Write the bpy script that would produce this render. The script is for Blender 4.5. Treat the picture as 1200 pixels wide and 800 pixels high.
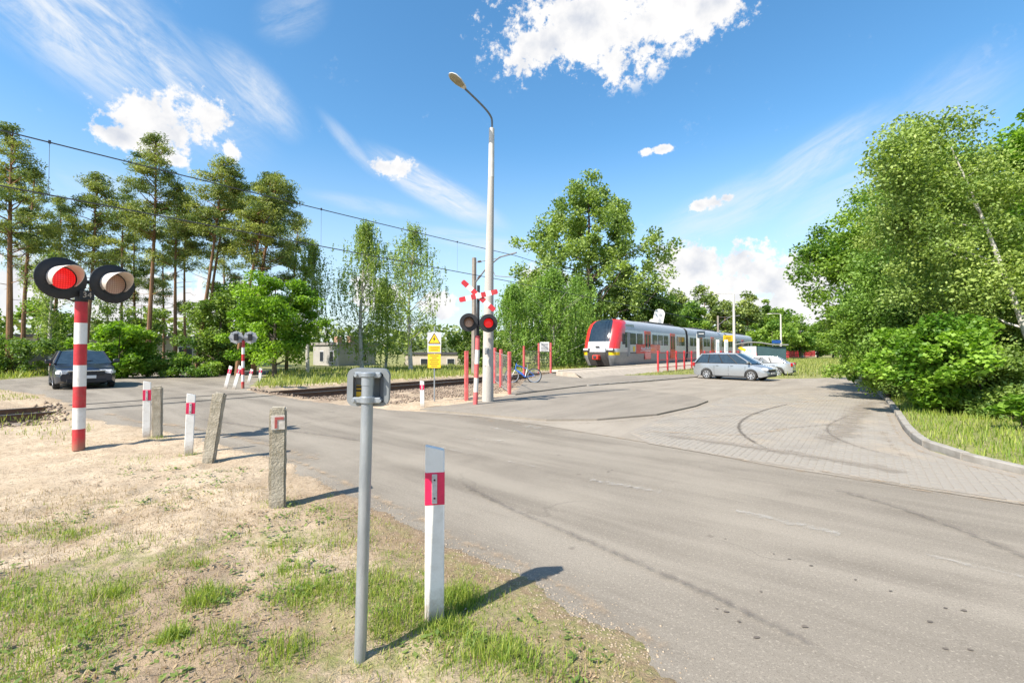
import bpy, bmesh, math, random
import numpy as np
from mathutils import Vector, Matrix
from mathutils.geometry import delaunay_2d_cdt
random.seed(7); RNG = np.random.default_rng(7)
for o in list(bpy.data.objects): bpy.data.objects.remove(o)
S = bpy.context.scene
COL = S.collection
R = math.radians
# ------------------------------------------------------------------ camera
F, EYE, PITCH = 540.0, 1.65, R(1.17)
cam_d = bpy.data.cameras.new('camera'); cam = bpy.data.objects.new('camera', cam_d); COL.objects.link(cam)
cam_d.sensor_width = 36.0; cam_d.lens = 36.0 * F / 1200.0
cam_d.clip_start = 0.05; cam_d.clip_end = 9000
cam.location = (0, 0, EYE); cam.rotation_euler = (R(90) + PITCH, 0, 0)
S.camera = cam
S.view_settings.view_transform = 'Standard'; S.view_settings.look = 'None'
S.view_settings.gamma = 1; S.view_settings.use_curve_mapping = False
S.view_settings.exposure = 1.17
S.render.engine = 'CYCLES'
S.cycles.max_bounces = 6; S.cycles.diffuse_bounces = 3; S.cycles.transparent_max_bounces = 8
S.cycles.glossy_bounces = 3; S.cycles.transmission_bounces = 4
# ------------------------------------------------------------------ sun
SUN_AZ = math.atan2(-0.735, -0.678); SUN_EL = R(46.5)
sv = Vector((math.sin(SUN_AZ)*math.cos(SUN_EL), math.cos(SUN_AZ)*math.cos(SUN_EL), math.sin(SUN_EL)))
sun_d = bpy.data.lights.new('sun', 'SUN'); sun = bpy.data.objects.new('sun', sun_d); COL.objects.link(sun)
sun_d.energy = 4.2; sun_d.angle = R(0.5); sun_d.color = (1.0, 0.93, 0.82)
sun.rotation_euler = sv.to_track_quat('Z', 'Y').to_euler(); sun.location = (-20, -20, 40)
# ------------------------------------------------------------------ node helper
class NT:
    def __init__(self, tree): self.t = tree
    def n(self, kind, **kw):
        x = self.t.nodes.new(kind)
        for k, v in kw.items(): setattr(x, k, v)
        return x
    def put(self, sock, v):
        if hasattr(v, 'is_output') or isinstance(v, bpy.types.NodeSocket): self.t.links.new(v, sock)
        elif v is not None: sock.default_value = v
    def m(self, op, a, b=None, c=None, clamp=False):
        x = self.n('ShaderNodeMath', operation=op, use_clamp=clamp)
        self.put(x.inputs[0], a)
        if b is not None: self.put(x.inputs[1], b)
        if c is not None: self.put(x.inputs[2], c)
        return x.outputs[0]
    def ss(self, x, lo, hi, a=0.0, b=1.0):
        r = self.n('ShaderNodeMapRange', interpolation_type='SMOOTHSTEP')
        self.put(r.inputs[0], x); r.inputs[1].default_value = lo; r.inputs[2].default_value = hi
        r.inputs[3].default_value = a; r.inputs[4].default_value = b
        return r.outputs[0]
    def mix(self, f, a, b, blend='MIX'):
        x = self.n('ShaderNodeMix', data_type='RGBA', blend_type=blend)
        self.put(x.inputs[0], f)
        for s, v in ((x.inputs[6], a), (x.inputs[7], b)):
            if isinstance(v, tuple): v = (*v[:3], 1)
            self.put(s, v)
        return x.outputs[2]
    def noise(self, vec, scale, detail=4, rough=.55, dist=0.0):
        x = self.n('ShaderNodeTexNoise'); self.put(x.inputs['Vector'], vec)
        x.inputs['Scale'].default_value = scale; x.inputs['Detail'].default_value = detail
        x.inputs['Roughness'].default_value = rough; x.inputs['Distortion'].default_value = dist
        return x.outputs[0]
    def comb(self, x, y, z):
        c = self.n('ShaderNodeCombineXYZ')
        self.put(c.inputs[0], x); self.put(c.inputs[1], y); self.put(c.inputs[2], z)
        return c.outputs[0]
# ------------------------------------------------------------------ sky with clouds
W = bpy.data.worlds.new('World'); S.world = W; W.use_nodes = True
wt = W.node_tree; wt.nodes.clear(); N = NT(wt)
sky = N.n('ShaderNodeTexSky', sky_type='NISHITA', sun_disc=False, sun_elevation=SUN_EL, sun_rotation=SUN_AZ)
sky.altitude = 100; sky.air_density = 1.0; sky.dust_density = 0.6; sky.ozone_density = 1.6
dirv = N.n('ShaderNodeTexCoord').outputs['Generated']
sep = N.n('ShaderNodeSeparateXYZ'); wt.links.new(dirv, sep.inputs[0])
az = N.m('ARCTAN2', sep.outputs[0], sep.outputs[1]); el = N.m('ARCSINE', sep.outputs[2])
hs = N.n('ShaderNodeHueSaturation'); hs.inputs['Saturation'].default_value = 1.25; hs.inputs['Hue'].default_value = 0.492
wt.links.new(sky.outputs[0], hs.inputs['Color'])
n_big = N.noise(dirv, 9.0, 8, .6); n_fine = N.noise(dirv, 30.0, 6, .6)
n_tiny = N.noise(dirv, 85.0, 5, .65)
nn = N.m('ADD', N.m('MULTIPLY', N.m('SUBTRACT', n_tiny, .5), 1.5), N.m('ADD', N.m('MULTIPLY', N.m('SUBTRACT', n_big, .5), 2.4), N.m('MULTIPLY', N.m('SUBTRACT', n_fine, .5), 1.7)))
def azel(px, py):
    a = math.atan((px-600)/F); return a, math.atan((411-py)/F*math.cos(a))
def ell(px, py, rx, ry, rot=0.0):
    a, e = azel(px, py)
    ra = rx/F*math.cos(a)**2; re = ry/F*math.cos(a)
    da = N.m('SUBTRACT', az, a); de = N.m('SUBTRACT', el, e)
    if rot:
        c, s_ = math.cos(rot), math.sin(rot)
        u = N.m('ADD', N.m('MULTIPLY', da, c), N.m('MULTIPLY', de, s_))
        v = N.m('SUBTRACT', N.m('MULTIPLY', de, c), N.m('MULTIPLY', da, s_))
    else: u, v = da, de
    u = N.m('DIVIDE', u, ra); v = N.m('DIVIDE', v, re)
    q = N.m('SUBTRACT', 1.0, N.m('SQRT', N.m('ADD', N.m('MULTIPLY', u, u), N.m('MULTIPLY', v, v))))
    return q, v
cum = [(185,150,75,34),(238,142,48,38),(135,158,42,15),(266,172,16,18),(205,185,18,8),
       (690,22,125,52),(800,2,105,34),(640,45,60,28),
       (810,316,66,34),(870,312,60,34),(925,328,60,36),(965,340,60,44),(835,345,75,36),(910,362,90,30),
       (820,240,16,9),(838,236,19,10),(852,231,11,6),(758,177,11,5),(778,173,17,5),(456,195,32,16),
       (630,352,40,36),(515,360,26,20),(250,372,150,46),(20,350,90,70),(440,345,40,26)]
dens = None; top = None
for c in cum:
    q, v = ell(*c)
    if dens is None: dens, top = q, N.m('MULTIPLY', v, 1.0)
    else:
        bigger = N.m('GREATER_THAN', q, dens)
        top = N.m('ADD', N.m('MULTIPLY', v, bigger), N.m('MULTIPLY', top, N.m('SUBTRACT', 1.0, bigger)))
        dens = N.m('MAXIMUM', dens, q)
# the same kind of cloud bank goes on round the horizon outside the frame
band = N.m('MULTIPLY', N.ss(el, .02, .10), N.ss(el, .16, .26, 1.0, 0.0))
side = N.ss(N.m('ABSOLUTE', az), .86, .95)
gen = N.m('SUBTRACT', N.m('MULTIPLY', N.m('MULTIPLY', band, side), N.ss(N.noise(dirv, 3.0, 2), .42, .6)), .35)
gq = N.m('MAXIMUM', dens, gen)
cm = N.ss(N.m('ADD', gq, N.m('MULTIPLY', nn, .85)), .0, .40)
cm = N.m('MULTIPLY', cm, N.ss(gq, -.42, -.05))
shade_n = N.noise(dirv, 17.0, 5, .55)
shade = N.ss(N.m('ADD', N.m('MULTIPLY', N.m('SUBTRACT', .45, gq), .5), N.m('MULTIPLY', N.m('SUBTRACT', shade_n, .5), 3.2)), -1.1, .3)
ccol = N.mix(shade, (2.5, 2.7, 3.1), (4.15, 4.1, 4.05))
# cirrus streaks
def streak(px, py, rx, ry, rot, k):
    q, v = ell(px, py, rx, ry, rot)
    c, s_ = math.cos(rot), math.sin(rot)
    al = N.m('ADD', N.m('MULTIPLY', az, c), N.m('MULTIPLY', el, s_)); ac = N.m('SUBTRACT', N.m('MULTIPLY', el, c), N.m('MULTIPLY', az, s_))
    t = N.m('ADD', N.m('MULTIPLY', N.noise(N.comb(N.m('MULTIPLY', al, 5.0), N.m('MULTIPLY', ac, 13.0), 3.1*k+px*.01), 1.0, 8, .7, 1.2), .6), N.m('MULTIPLY', N.noise(N.comb(N.m('MULTIPLY', al, 9.0), N.m('MULTIPLY', ac, 48.0), 1.7*k+px*.01), 1.0, 6, .65, .8), .4))
    return N.m('MULTIPLY', N.m('MULTIPLY', N.ss(q, .0, .75), N.ss(t, .28, .70)), k)
ci = None
for a in [(120,45,290,80,-.42,1.0),(290,105,90,40,-.5,.8),(510,222,110,24,-.42,1.1),(410,170,60,12,-.7,.45),(560,282,110,14,-.12,.5),(960,185,130,34,.42,.6),
          (870,240,170,40,.28,.5),(1010,235,140,60,.3,.45),(340,10,60,30,.5,.4),(430,240,90,12,-.1,.35),(1090,140,150,60,.5,.35),(180,240,160,40,-.1,.4)]:
    x = streak(*a); ci = x if ci is None else N.m('MAXIMUM', ci, x)
hz = N.ss(el, -.02, .44, .75, 0.0)
base = N.mix(hz, hs.outputs[0], (3.0, 3.5, 3.9))
base = N.mix(N.m('MINIMUM', ci, .85), base, (3.7, 3.85, 4.0))
fin = N.mix(cm, base, ccol)
bg = N.n('ShaderNodeBackground'); bg.inputs['Strength'].default_value = 0.112
wt.links.new(fin, bg.inputs['Color'])
out = N.n('ShaderNodeOutputWorld'); wt.links.new(bg.outputs[0], out.inputs[0])
# ------------------------------------------------------------------ terrain frame: track runs along T, NV points across it
T = np.array((0.6094, 0.7929)); NV = np.array((-0.7929, 0.6094))
TC = 16.1                                             # track centre line
def sst(lo, hi, x):
    q = np.clip((np.asarray(x, float)-lo)/(hi-lo), 0, 1); return q*q*(3-2*q)
def gz(x, y):
    n = NV[0]*np.asarray(x, float)+NV[1]*np.asarray(y, float); s = T[0]*np.asarray(x, float)+T[1]*np.asarray(y, float)
    return .2*sst(9.5, 15, n) - .15*sst(14, 26, s)*(1-sst(8, 13, n))
def ray(px, py):
    u, v = (px-600)/F, (400-py)/F
    return np.array((u, math.cos(PITCH)-v*math.sin(PITCH), math.sin(PITCH)+v*math.cos(PITCH)))
def G(px, py, dz=0.0):
    d = ray(px, py); z = dz
    for _ in range(25):
        k = (z-EYE)/d[2]; p = d*k; z = .5*z+.5*(float(gz(p[0], p[1]))+dz)
    return Vector((p[0], p[1], float(gz(p[0], p[1]))+dz))
def AT(px, py, depth):
    d = ray(px, py)*(depth/ray(px, py)[1]); return Vector((d[0], d[1], d[2]+EYE))
def GP(px, depth):                                    # ground point under a column of the picture, at a given distance
    x = (px-600)/F*depth; return Vector((x, depth, float(gz(x, depth))))
def SN(s, n, z=None):
    p = T*s+NV*n; return Vector((p[0], p[1], float(gz(p[0], p[1])) if z is None else z))
TANG = math.atan2(T[1], T[0])
# value noise for the ground
_P = RNG.permutation(512); _V = RNG.random(512)
def vnoise(x, y):
    xi = np.floor(x).astype(int); yi = np.floor(y).astype(int); fx = x-xi; fy = y-yi
    fx = fx*fx*(3-2*fx); fy = fy*fy*(3-2*fy)
    h = lambda a, b: _V[(_P[a & 511]+b) & 511]
    return (h(xi, yi)*(1-fx)+h(xi+1, yi)*fx)*(1-fy)+(h(xi, yi+1)*(1-fx)+h(xi+1, yi+1)*fx)*fy
def fbm(x, y, sc, oct=4):
    x = np.asarray(x, float); y = np.asarray(y, float)
    r = 0; a = 1; t = 0
    for i in range(oct):
        r = r+a*vnoise(x*sc+i*17.3, y*sc+i*9.1); t += a; a *= .5; sc *= 2.03
    return r/t
def sdist(poly, x, y):                                # + inside, - outside
    P = np.array([(p[0], p[1]) for p in poly]); x = np.asarray(x, float); y = np.asarray(y, float)
    d = np.full(x.shape, 1e9); ins = np.zeros(x.shape, bool)
    for a, b in zip(P, np.roll(P, -1, 0)):
        e = b-a; L = max(e@e, 1e-9)
        t = np.clip(((x-a[0])*e[0]+(y-a[1])*e[1])/L, 0, 1)
        d = np.minimum(d, np.hypot(x-a[0]-t*e[0], y-a[1]-t*e[1]))
        c = (a[1] > y) != (b[1] > y)
        with np.errstate(divide='ignore', invalid='ignore'):
            ins ^= c & (x < (b[0]-a[0])*(y-a[1])/(b[1]-a[1]+1e-12)+a[0])
    return np.where(ins, d, -d)
# ------------------------------------------------------------------ materials
MATS = {}
def M(name, col, col2=None, rough=.6, scale=6.0, bump=0.0, bscale=40.0, metal=0.0, dirt=None, dscale=3.0, damt=.4, stretch=None, spec=.5, coat=0.0, emit=None, splash=None):
    if name in MATS: return MATS[name]
    m = bpy.data.materials.new(name); m.use_nodes = True; t = NT(m.node_tree)
    p = m.node_tree.nodes['Principled BSDF']
    v = t.n('ShaderNodeTexCoord').outputs['Object']
    if stretch:
        mp = t.n('ShaderNodeMapping'); mp.inputs['Scale'].default_value = stretch; m.node_tree.links.new(v, mp.inputs[0]); v = mp.outputs[0]
    if col2 is None: col2 = tuple(c*.82 for c in col)
    c = t.mix(t.ss(t.noise(v, scale, 5, .6), .3, .7), col, col2)
    if dirt: c = t.mix(t.m('MULTIPLY', t.ss(t.noise(v, dscale, 6, .65), .45, .75), damt), c, dirt)
    if splash:
        sp = t.n('ShaderNodeSeparateXYZ'); t.t.links.new(t.n('ShaderNodeTexCoord').outputs['Object'], sp.inputs[0])
        f = t.ss(t.m('ADD', sp.outputs[2], t.m('MULTIPLY', t.m('SUBTRACT', t.noise(v, 22, 5, .7), .5), .35)), .0, .26, .75, 0.0)
        c = t.mix(f, c, splash)
    t.put(p.inputs['Base Color'], c)
    p.inputs['Roughness'].default_value = rough; p.inputs['Metallic'].default_value = metal
    p.inputs['Specular IOR Level'].default_value = spec; p.inputs['Coat Weight'].default_value = coat
    p.inputs['Coat Roughness'].default_value = .06
    if emit: p.inputs['Emission Color'].default_value = (*emit[0], 1); p.inputs['Emission Strength'].default_value = emit[1]
    if bump:
        b = t.n('ShaderNodeBump'); b.inputs['Strength'].default_value = bump; b.inputs['Distance'].default_value = .02
        t.put(b.inputs['Height'], t.noise(v, bscale, 5, .6)); t.put(p.inputs['Normal'], b.outputs[0])
    MATS[name] = m; return m
def leafmat(name, a, b, trans=.4, tcol=None, rough=.5):
    if name in MATS: return MATS[name]
    m = bpy.data.materials.new(name); m.use_nodes = True; t = NT(m.node_tree); t.t.nodes.clear()
    at = t.n('ShaderNodeAttribute', attribute_name='tint')
    c = t.mix(at.outputs['Fac'], a, b)
    p = t.n('ShaderNodeBsdfPrincipled'); t.put(p.inputs['Base Color'], c); p.inputs['Roughness'].default_value = rough
    p.inputs['Specular IOR Level'].default_value = .35
    tr = t.n('ShaderNodeBsdfTranslucent')
    t.put(tr.inputs['Color'], t.mix(1.0, c, tcol or (1.25, 1.38, .5), 'MULTIPLY'))
    mx = t.n('ShaderNodeMixShader'); mx.inputs[0].default_value = trans
    t.t.links.new(p.outputs[0], mx.inputs[1]); t.t.links.new(tr.outputs[0], mx.inputs[2])
    o = t.n('ShaderNodeOutputMaterial'); t.t.links.new(mx.outputs[0], o.inputs[0])
    MATS[name] = m; return m
def glassmat(name, col, rough=.05):
    return M(name, col, col, rough=rough, spec=.8, coat=.6)
# ------------------------------------------------------------------ mesh builder
def raw_mesh(name, v, f, mats, mi=None, smooth=False, attr=None, sharp=.7):
    me = bpy.data.meshes.new(name)
    if isinstance(f, np.ndarray):
        k = f.shape[1]; me.vertices.add(len(v)); me.vertices.foreach_set('co', np.asarray(v, np.float32).ravel())
        me.loops.add(f.size); me.loops.foreach_set('vertex_index', f.astype(np.int32).ravel())
        me.polygons.add(len(f)); me.polygons.foreach_set('loop_start', np.arange(0, f.size, k, dtype=np.int32))
        me.update(calc_edges=True)
    else:
        me.from_pydata([tuple(q) for q in v], [], f); me.update()
    for m in (mats if isinstance(mats, (list, tuple)) else [mats]): me.materials.append(m)
    if mi is not None: me.polygons.foreach_set('material_index', np.asarray(mi, np.int32))
    if attr:
        for k, a in attr.items():
            at = me.attributes.new(k, 'FLOAT', 'POINT'); at.data.foreach_set('value', np.asarray(a, np.float32))
    if smooth:
        me.polygons.foreach_set('use_smooth', np.ones(len(me.polygons), bool)); me.set_sharp_from_angle(angle=sharp)
    return me
def put(name, me, parent=None, kind=None, loc=None, rot=None):
    o = bpy.data.objects.new(name, me); COL.objects.link(o)
    if parent is not None: o.parent = parent
    if kind: o['kind'] = kind
    if loc is not None: o.location = loc
    if rot is not None: o.rotation_euler = rot
    return o
class MB:
    def __init__(s): s.v = []; s.f = []; s.m = []
    def add(s, v, f, mat=0):
        b = len(s.v); s.v += [tuple(map(float, q)) for q in v]; s.f += [tuple(i+b for i in q) for q in f]; s.m += [mat]*len(f)
        return s
    def box(s, c, sz, rz=0.0, mat=0, rot=None, taper=1.0):
        a, b, h = sz[0]/2, sz[1]/2, sz[2]/2
        P = [(-a,-b,-h),(a,-b,-h),(a,b,-h),(-a,b,-h),(-a*taper,-b*taper,h),(a*taper,-b*taper,h),(a*taper,b*taper,h),(-a*taper,b*taper,h)]
        m = rot if rot is not None else Matrix.Rotation(rz, 3, 'Z'); c = Vector(c)
        return s.add([m @ Vector(p)+c for p in P], [(0,3,2,1),(4,5,6,7),(0,1,5,4),(1,2,6,5),(2,3,7,6),(3,0,4,7)], mat)
    def tube(s, pts, r, n=8, mat=0, cap=True, mats=None):
        pts = [Vector(p) for p in pts]; r = r if isinstance(r, (list, tuple)) else [r]*len(pts)
        base = []; x = None
        for i, p in enumerate(pts):
            d = (pts[min(i+1, len(pts)-1)]-pts[max(i-1, 0)]).normalized()
            if x is None: x = d.orthogonal().normalized()
            x = (x-d*x.dot(d)).normalized(); y = d.cross(x)
            base.append([p+(x*math.cos(2*math.pi*k/n)+y*math.sin(2*math.pi*k/n))*r[i] for k in range(n)])
        for i in range(len(pts)-1):
            s.add(base[i]+base[i+1], [(k, (k+1) % n, n+(k+1) % n, n+k) for k in range(n)], mats[i] if mats else mat)
        if cap:
            s.add(base[0], [tuple(range(n))[::-1]], mats[0] if mats else mat); s.add(base[-1], [tuple(range(n))], mats[-1] if mats else mat)
        return s
    def tube1(s, pts, r, n=8, mat=0):                 # one welded tube for organic shapes
        pts = [Vector(p) for p in pts]; V = []; x = None
        for i, p in enumerate(pts):
            d = (pts[min(i+1, len(pts)-1)]-pts[max(i-1, 0)]).normalized()
            if x is None: x = d.orthogonal().normalized()
            x = (x-d*x.dot(d)).normalized(); y = d.cross(x)
            V += [p+(x*math.cos(2*math.pi*k/n)+y*math.sin(2*math.pi*k/n))*r[i] for k in range(n)]
        Fc = [(i*n+k, i*n+(k+1) % n, (i+1)*n+(k+1) % n, (i+1)*n+k) for i in range(len(pts)-1) for k in range(n)]
        return s.add(V, Fc+[tuple(range(n))[::-1], tuple(range((len(pts)-1)*n, len(pts)*n))], mat)
    def lathe(s, prof, mtx, n=24, mat=0, close=False):   # prof: (radius, z)
        V = [mtx @ Vector((r*math.cos(2*math.pi*k/n), r*math.sin(2*math.pi*k/n), z)) for r, z in prof for k in range(n)]
        rows = len(prof); Fc = []
        for i in range(rows if close else rows-1):
            j = (i+1) % rows
            Fc += [(i*n+k, i*n+(k+1) % n, j*n+(k+1) % n, j*n+k) for k in range(n)]
        return s.add(V, Fc, mat)
    def disc(s, mtx, r, n=24, mat=0, z=0):
        return s.add([mtx @ Vector((r*math.cos(2*math.pi*k/n), r*math.sin(2*math.pi*k/n), z)) for k in range(n)], [tuple(range(n))], mat)
    def prism(s, pts, d, mtx, mat=0):                 # outline in local xz, depth along local y
        n = len(pts); V = [mtx @ Vector((p[0], -d/2, p[1])) for p in pts]+[mtx @ Vector((p[0], d/2, p[1])) for p in pts]
        return s.add(V, [tuple(range(n)), tuple(range(2*n-1, n-1, -1))]+[(i, i+n, (i+1) % n+n, (i+1) % n) for i in range(n)], mat)
    def quad(s, a, b, c, d, mat=0): return s.add([a, b, c, d], [(0,1,2,3)], mat)
    def mesh(s, name, mats, smooth=True, bevel=0.0, seg=1):
        me = raw_mesh(name, s.v, s.f, mats, s.m, False)
        bm = bmesh.new(); bm.from_mesh(me)
        bmesh.ops.remove_doubles(bm, verts=bm.verts, dist=1e-5)
        bmesh.ops.recalc_face_normals(bm, faces=bm.faces)
        if bevel: bmesh.ops.bevel(bm, geom=[e for e in bm.edges if len(e.link_faces) == 2 and e.calc_face_angle(0) > .6], offset=bevel, segments=seg, affect='EDGES', clamp_overlap=True)
        bm.to_mesh(me); bm.free()
        if smooth:
            me.polygons.foreach_set('use_smooth', np.ones(len(me.polygons), bool)); me.set_sharp_from_angle(angle=.6)
        return me
    def build(s, name, mats, parent=None, kind=None, smooth=True, bevel=0.0, seg=1):
        return put(name, s.mesh(name, mats, smooth, bevel, seg), parent, kind)
def tag(o, label, cat, group=None):
    o['label'] = label; o['category'] = cat
    if group: o['group'] = group
    return o
def thing(name, label, cat, loc=(0,0,0), rz=0.0, group=None):
    o = bpy.data.objects.new(name, None); COL.objects.link(o); o.location = loc; o.rotation_euler = (0, 0, rz); o.empty_display_size = .2
    return tag(o, label, cat, group)
def copy_tree(o, loc, rz=None, label=None, scale=None):
    c = o.copy(); COL.objects.link(c); c.location = loc
    if rz is not None: c.rotation_euler = (0, 0, rz)
    if label: c['label'] = label
    if scale: c.scale = scale
    def kids(a, b):
        for ch in list(a.children):
            d = ch.copy(); COL.objects.link(d); d.parent = b; kids(ch, d)
    kids(o, c); return c
def text_mesh(txt, size, mat, depth=.003):
    cu = bpy.data.curves.new('lettering', 'FONT'); cu.body = txt; cu.size = size; cu.align_x = 'CENTER'; cu.align_y = 'CENTER'; cu.extrude = depth
    ob = bpy.data.objects.new('lettering', cu); COL.objects.link(ob)
    bpy.context.view_layer.update()
    me = bpy.data.meshes.new_from_object(ob.evaluated_get(bpy.context.evaluated_depsgraph_get()))
    bpy.data.objects.remove(ob); bpy.data.curves.remove(cu); me.materials.clear(); me.materials.append(mat); return me
# ================================================================== GROUND, ROAD, PAVING, TRACK
def px(l, dz=0.0): return [G(a, b, dz) for a, b in l]
def densify(pts, step=.4, closed=False):
    out = []; q = list(pts)+([pts[0]] if closed else [])
    for a, b in zip(q[:-1], q[1:]):
        k = max(1, int(((b-a).xy.length)/step))
        out += [a.lerp(b, i/k) for i in range(k)]
    if not closed: out.append(q[-1])
    return out
def smooth_line(pts, it=2):
    pts = [Vector(p) for p in pts]
    for _ in range(it):
        o = [pts[0]]
        for a, b in zip(pts[:-1], pts[1:]): o += [a.lerp(b, .25), a.lerp(b, .75)]
        pts = o+[pts[-1]]
    return pts
near_edge = px([(750,793),(700,760),(667,733),(617,703),(577,677),(533,657),(493,640),(457,612),(412,592),(367,566),(330,548),(295,535),(250,522),(215,512),(180,505),(120,499),(85,488)])
far_edge = px([(490,481),(560,484),(640,492),(760,508),(900,530),(1000,544),(1200,574)])
RD = Vector((.77, -.64, 0))
ROAD = near_edge+px([(75,474),(40,462),(0,457),(-250,464),(-250,450),(0,445),(62,440),(135,437),(265,434),(316,434),(312,440),(303,447),(292,457),(310,461),(350,467),(400,473),(450,478)])+far_edge+[far_edge[-1]+RD*45, near_edge[0]+RD*45]
kerb_line = px([(1330,590),(1200,557),(1130,540),(1090,528),(1070,517),(1058,503),(1048,485),(1035,466),(1015,450),(1003,442)])
FORE = px([(490,483),(560,488),(640,499),(760,519),(900,545),(1000,561),(1200,592)])+[kerb_line[0]+RD*6]+kerb_line+px([(960,443),(905,444),(860,439),(820,439),(760,441),(690,441),(645,438),(612,447),(597,461),(545,473),(497,479)])
ISLAND = px([(492,481),(560,487),(640,493.5),(700,493),(770,487),(815,477),(830,471),(815,466),(760,459),(690,453),(600,465),(545,474)])
WALK = px([(604,463),(690,452),(817,442),(819,439),(760,440.5),(690,441),(645,438),(614,447)])
ALLP = [ROAD, FORE]
def paved_sd(x, y): return np.maximum.reduce([sdist(p, x, y) for p in ALLP])
# --- ground
def axis(segs):
    o = [segs[0][0]]
    for a, b, st in segs: o += list(np.linspace(a, b, max(2, int(round((b-a)/st))+1))[1:])
    return np.array(o)
far = np.geomspace(1, 2600, 16)-1
gx = np.concatenate([-(45+far[::-1]), axis([(-45,-20,.6),(-20,-9,.2),(-9,-5,.1),(-5,3,.058),(3,14,.16),(14,60,.5)])[1:], 60+far[1:]])
gy = np.concatenate([-(30+far[::-1][:-1]), axis([(-30,1,2.5),(1,2,.1),(2,5.5,.058),(5.5,14,.1),(14,30,.2),(30,80,.6)]), 80+far[1:]])
X, Y = np.meshgrid(gx, gy); sh = X.shape; X = X.ravel(); Y = Y.ravel()
nn_ = NV[0]*X+NV[1]*Y; ss_ = T[0]*X+T[1]*Y
sdp = np.full(X.shape, -50.0); loc = (np.abs(X) < 70) & (Y > -45) & (Y < 80); sdp[loc] = paved_sd(X[loc], Y[loc])
left_ = 1-sst(3.0, 6.0, X+.0*Y)
edge_n = (fbm(X, Y, 2.2, 4)-.5)*(.06+.34*left_)-.03-.24*left_
outw = 1-sst(-.16, .0, sdp+edge_n*(loc))
rough = (fbm(X, Y, 1.3, 3)-.5)*.09+(fbm(X, Y, 7, 4)-.5)*.085
Z = gz(X, Y)-.05+outw*(.06+rough*np.clip(-sdp*2, .15, 1))
bed = (1-sst(1.9, 2.9, np.abs(nn_-TC)))*sst(-.1, -.5, sdp)*0
bed = (1-sst(1.7, 3.0, np.abs(nn_-TC)))*sst(.1, .7, -sdp)
Z = Z*(1-bed)+(.2-.22+rough*.3)*bed
rightv = sst(.05, .3, -sdp)*sst(4, 7, X)*(1-sst(6, 9, nn_))      # verge behind the kerb stands a little higher
Z += .09*rightv
Z += .55*sst(60, 150, ss_)*(1-sst(2, 10, nn_))*sst(-12, -2, nn_) *0
nearv = (nn_ < 13.5) & (X < 2.5)
gpat = sst(.44, .60, fbm(X+3, Y, .9, 4))*(1-sst(3.9, 5.2, Y-.12*(X+3)))
grass_w = np.where(nearv, gpat*.55, .85)
grass_w = np.where((np.abs(nn_-TC) < 3.2), .05+.3*sst(.5, .65, fbm(X, Y, .6, 3)), grass_w)
grass_w = np.where(nearv & (Y > 9), .12, grass_w)
soil_w = sst(.9, .1, -sdp+.5*(fbm(X, Y, 1.1, 3)-.5))*np.where(nearv, sst(7, 4, Y), .3)     # darker earth beside the carriageway
near_b = sst(10.8, 12.6, nn_)*(1-sst(17.5, 18.5, nn_))*sst(2, 5, ss_)*(1-sst(26, 30, ss_))
ball_w = np.maximum(bed*.9, .8*near_b*sst(.35, .6, fbm(X, Y, .8, 3)+.15))
grass_w = np.where((X < -9) & (nn_ > 17.5) & (nn_ < 30) & (Y > 11) & (Y < 19), .12, grass_w)
soil_w = np.maximum(soil_w, .75*nearv*sst(5.2, 3.6, Y)*sst(.35, .62, fbm(X+9, Y, 1.7, 4)))
me_idx = np.arange(X.size).reshape(sh)
quads = np.stack([me_idx[:-1,:-1], me_idx[:-1,1:], me_idx[1:,1:], me_idx[1:,:-1]], -1).reshape(-1, 4)
gm = bpy.data.materials.new('ground'); gm.use_nodes = True; t = NT(gm.node_tree); p = gm.node_tree.nodes['Principled BSDF']
v = t.n('ShaderNodeTexCoord').outputs['Object']
A = lambda k: t.n('ShaderNodeAttribute', attribute_name=k).outputs['Fac']
sand = t.mix(t.ss(t.noise(v, 1.4, 6, .65), .3, .72), (.55,.44,.315), (.39,.30,.205))
sand = t.mix(t.m('MULTIPLY', t.ss(t.noise(v, 15, 7, .8), .46, .68), .8), sand, (.22,.16,.10))
sand = t.mix(t.m('MULTIPLY', t.ss(t.noise(v, 75, 3, .6), .56, .7), .5), sand, (.60,.50,.36))
gr = t.mix(t.noise(v, 3.5, 6, .7), (.12,.155,.04), (.27,.26,.10))
gr = t.mix(t.ss(t.noise(v, 22, 4, .65), .5, .7), gr, (.38,.31,.18))
c = t.mix(t.m('MULTIPLY', A('soil'), .75), sand, t.mix(t.noise(v, 14, 5, .7), (.13,.085,.05), (.30,.21,.13)))
gf = t.ss(t.m('ADD', A('grass'), t.m('MULTIPLY', t.m('SUBTRACT', t.noise(v, 7, 6, .7), .5), .9)), .4, .75)
c = t.mix(gf, c, gr)
c = t.mix(A('ballast'), c, t.mix(t.noise(v, 18, 5, .8), (.12,.085,.06), (.36,.28,.21)))
t.put(p.inputs['Base Color'], c); p.inputs['Roughness'].default_value = .95; p.inputs['Specular IOR Level'].default_value = .15
b = t.n('ShaderNodeBump'); b.inputs['Strength'].default_value = .8; b.inputs['Distance'].default_value = .03
t.put(b.inputs['Height'], t.m('ADD', t.noise(v, 24, 8, .7), t.m('MULTIPLY', t.noise(v, 90, 3, .6), .4))); t.put(p.inputs['Normal'], b.outputs[0])
gme = raw_mesh('ground', np.stack([X, Y, Z], 1), quads, gm, None, True, dict(grass=grass_w, soil=soil_w, ballast=ball_w), sharp=3.0)
put('ground', gme, kind='structure')
from mathutils.bvhtree import BVHTree
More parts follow.
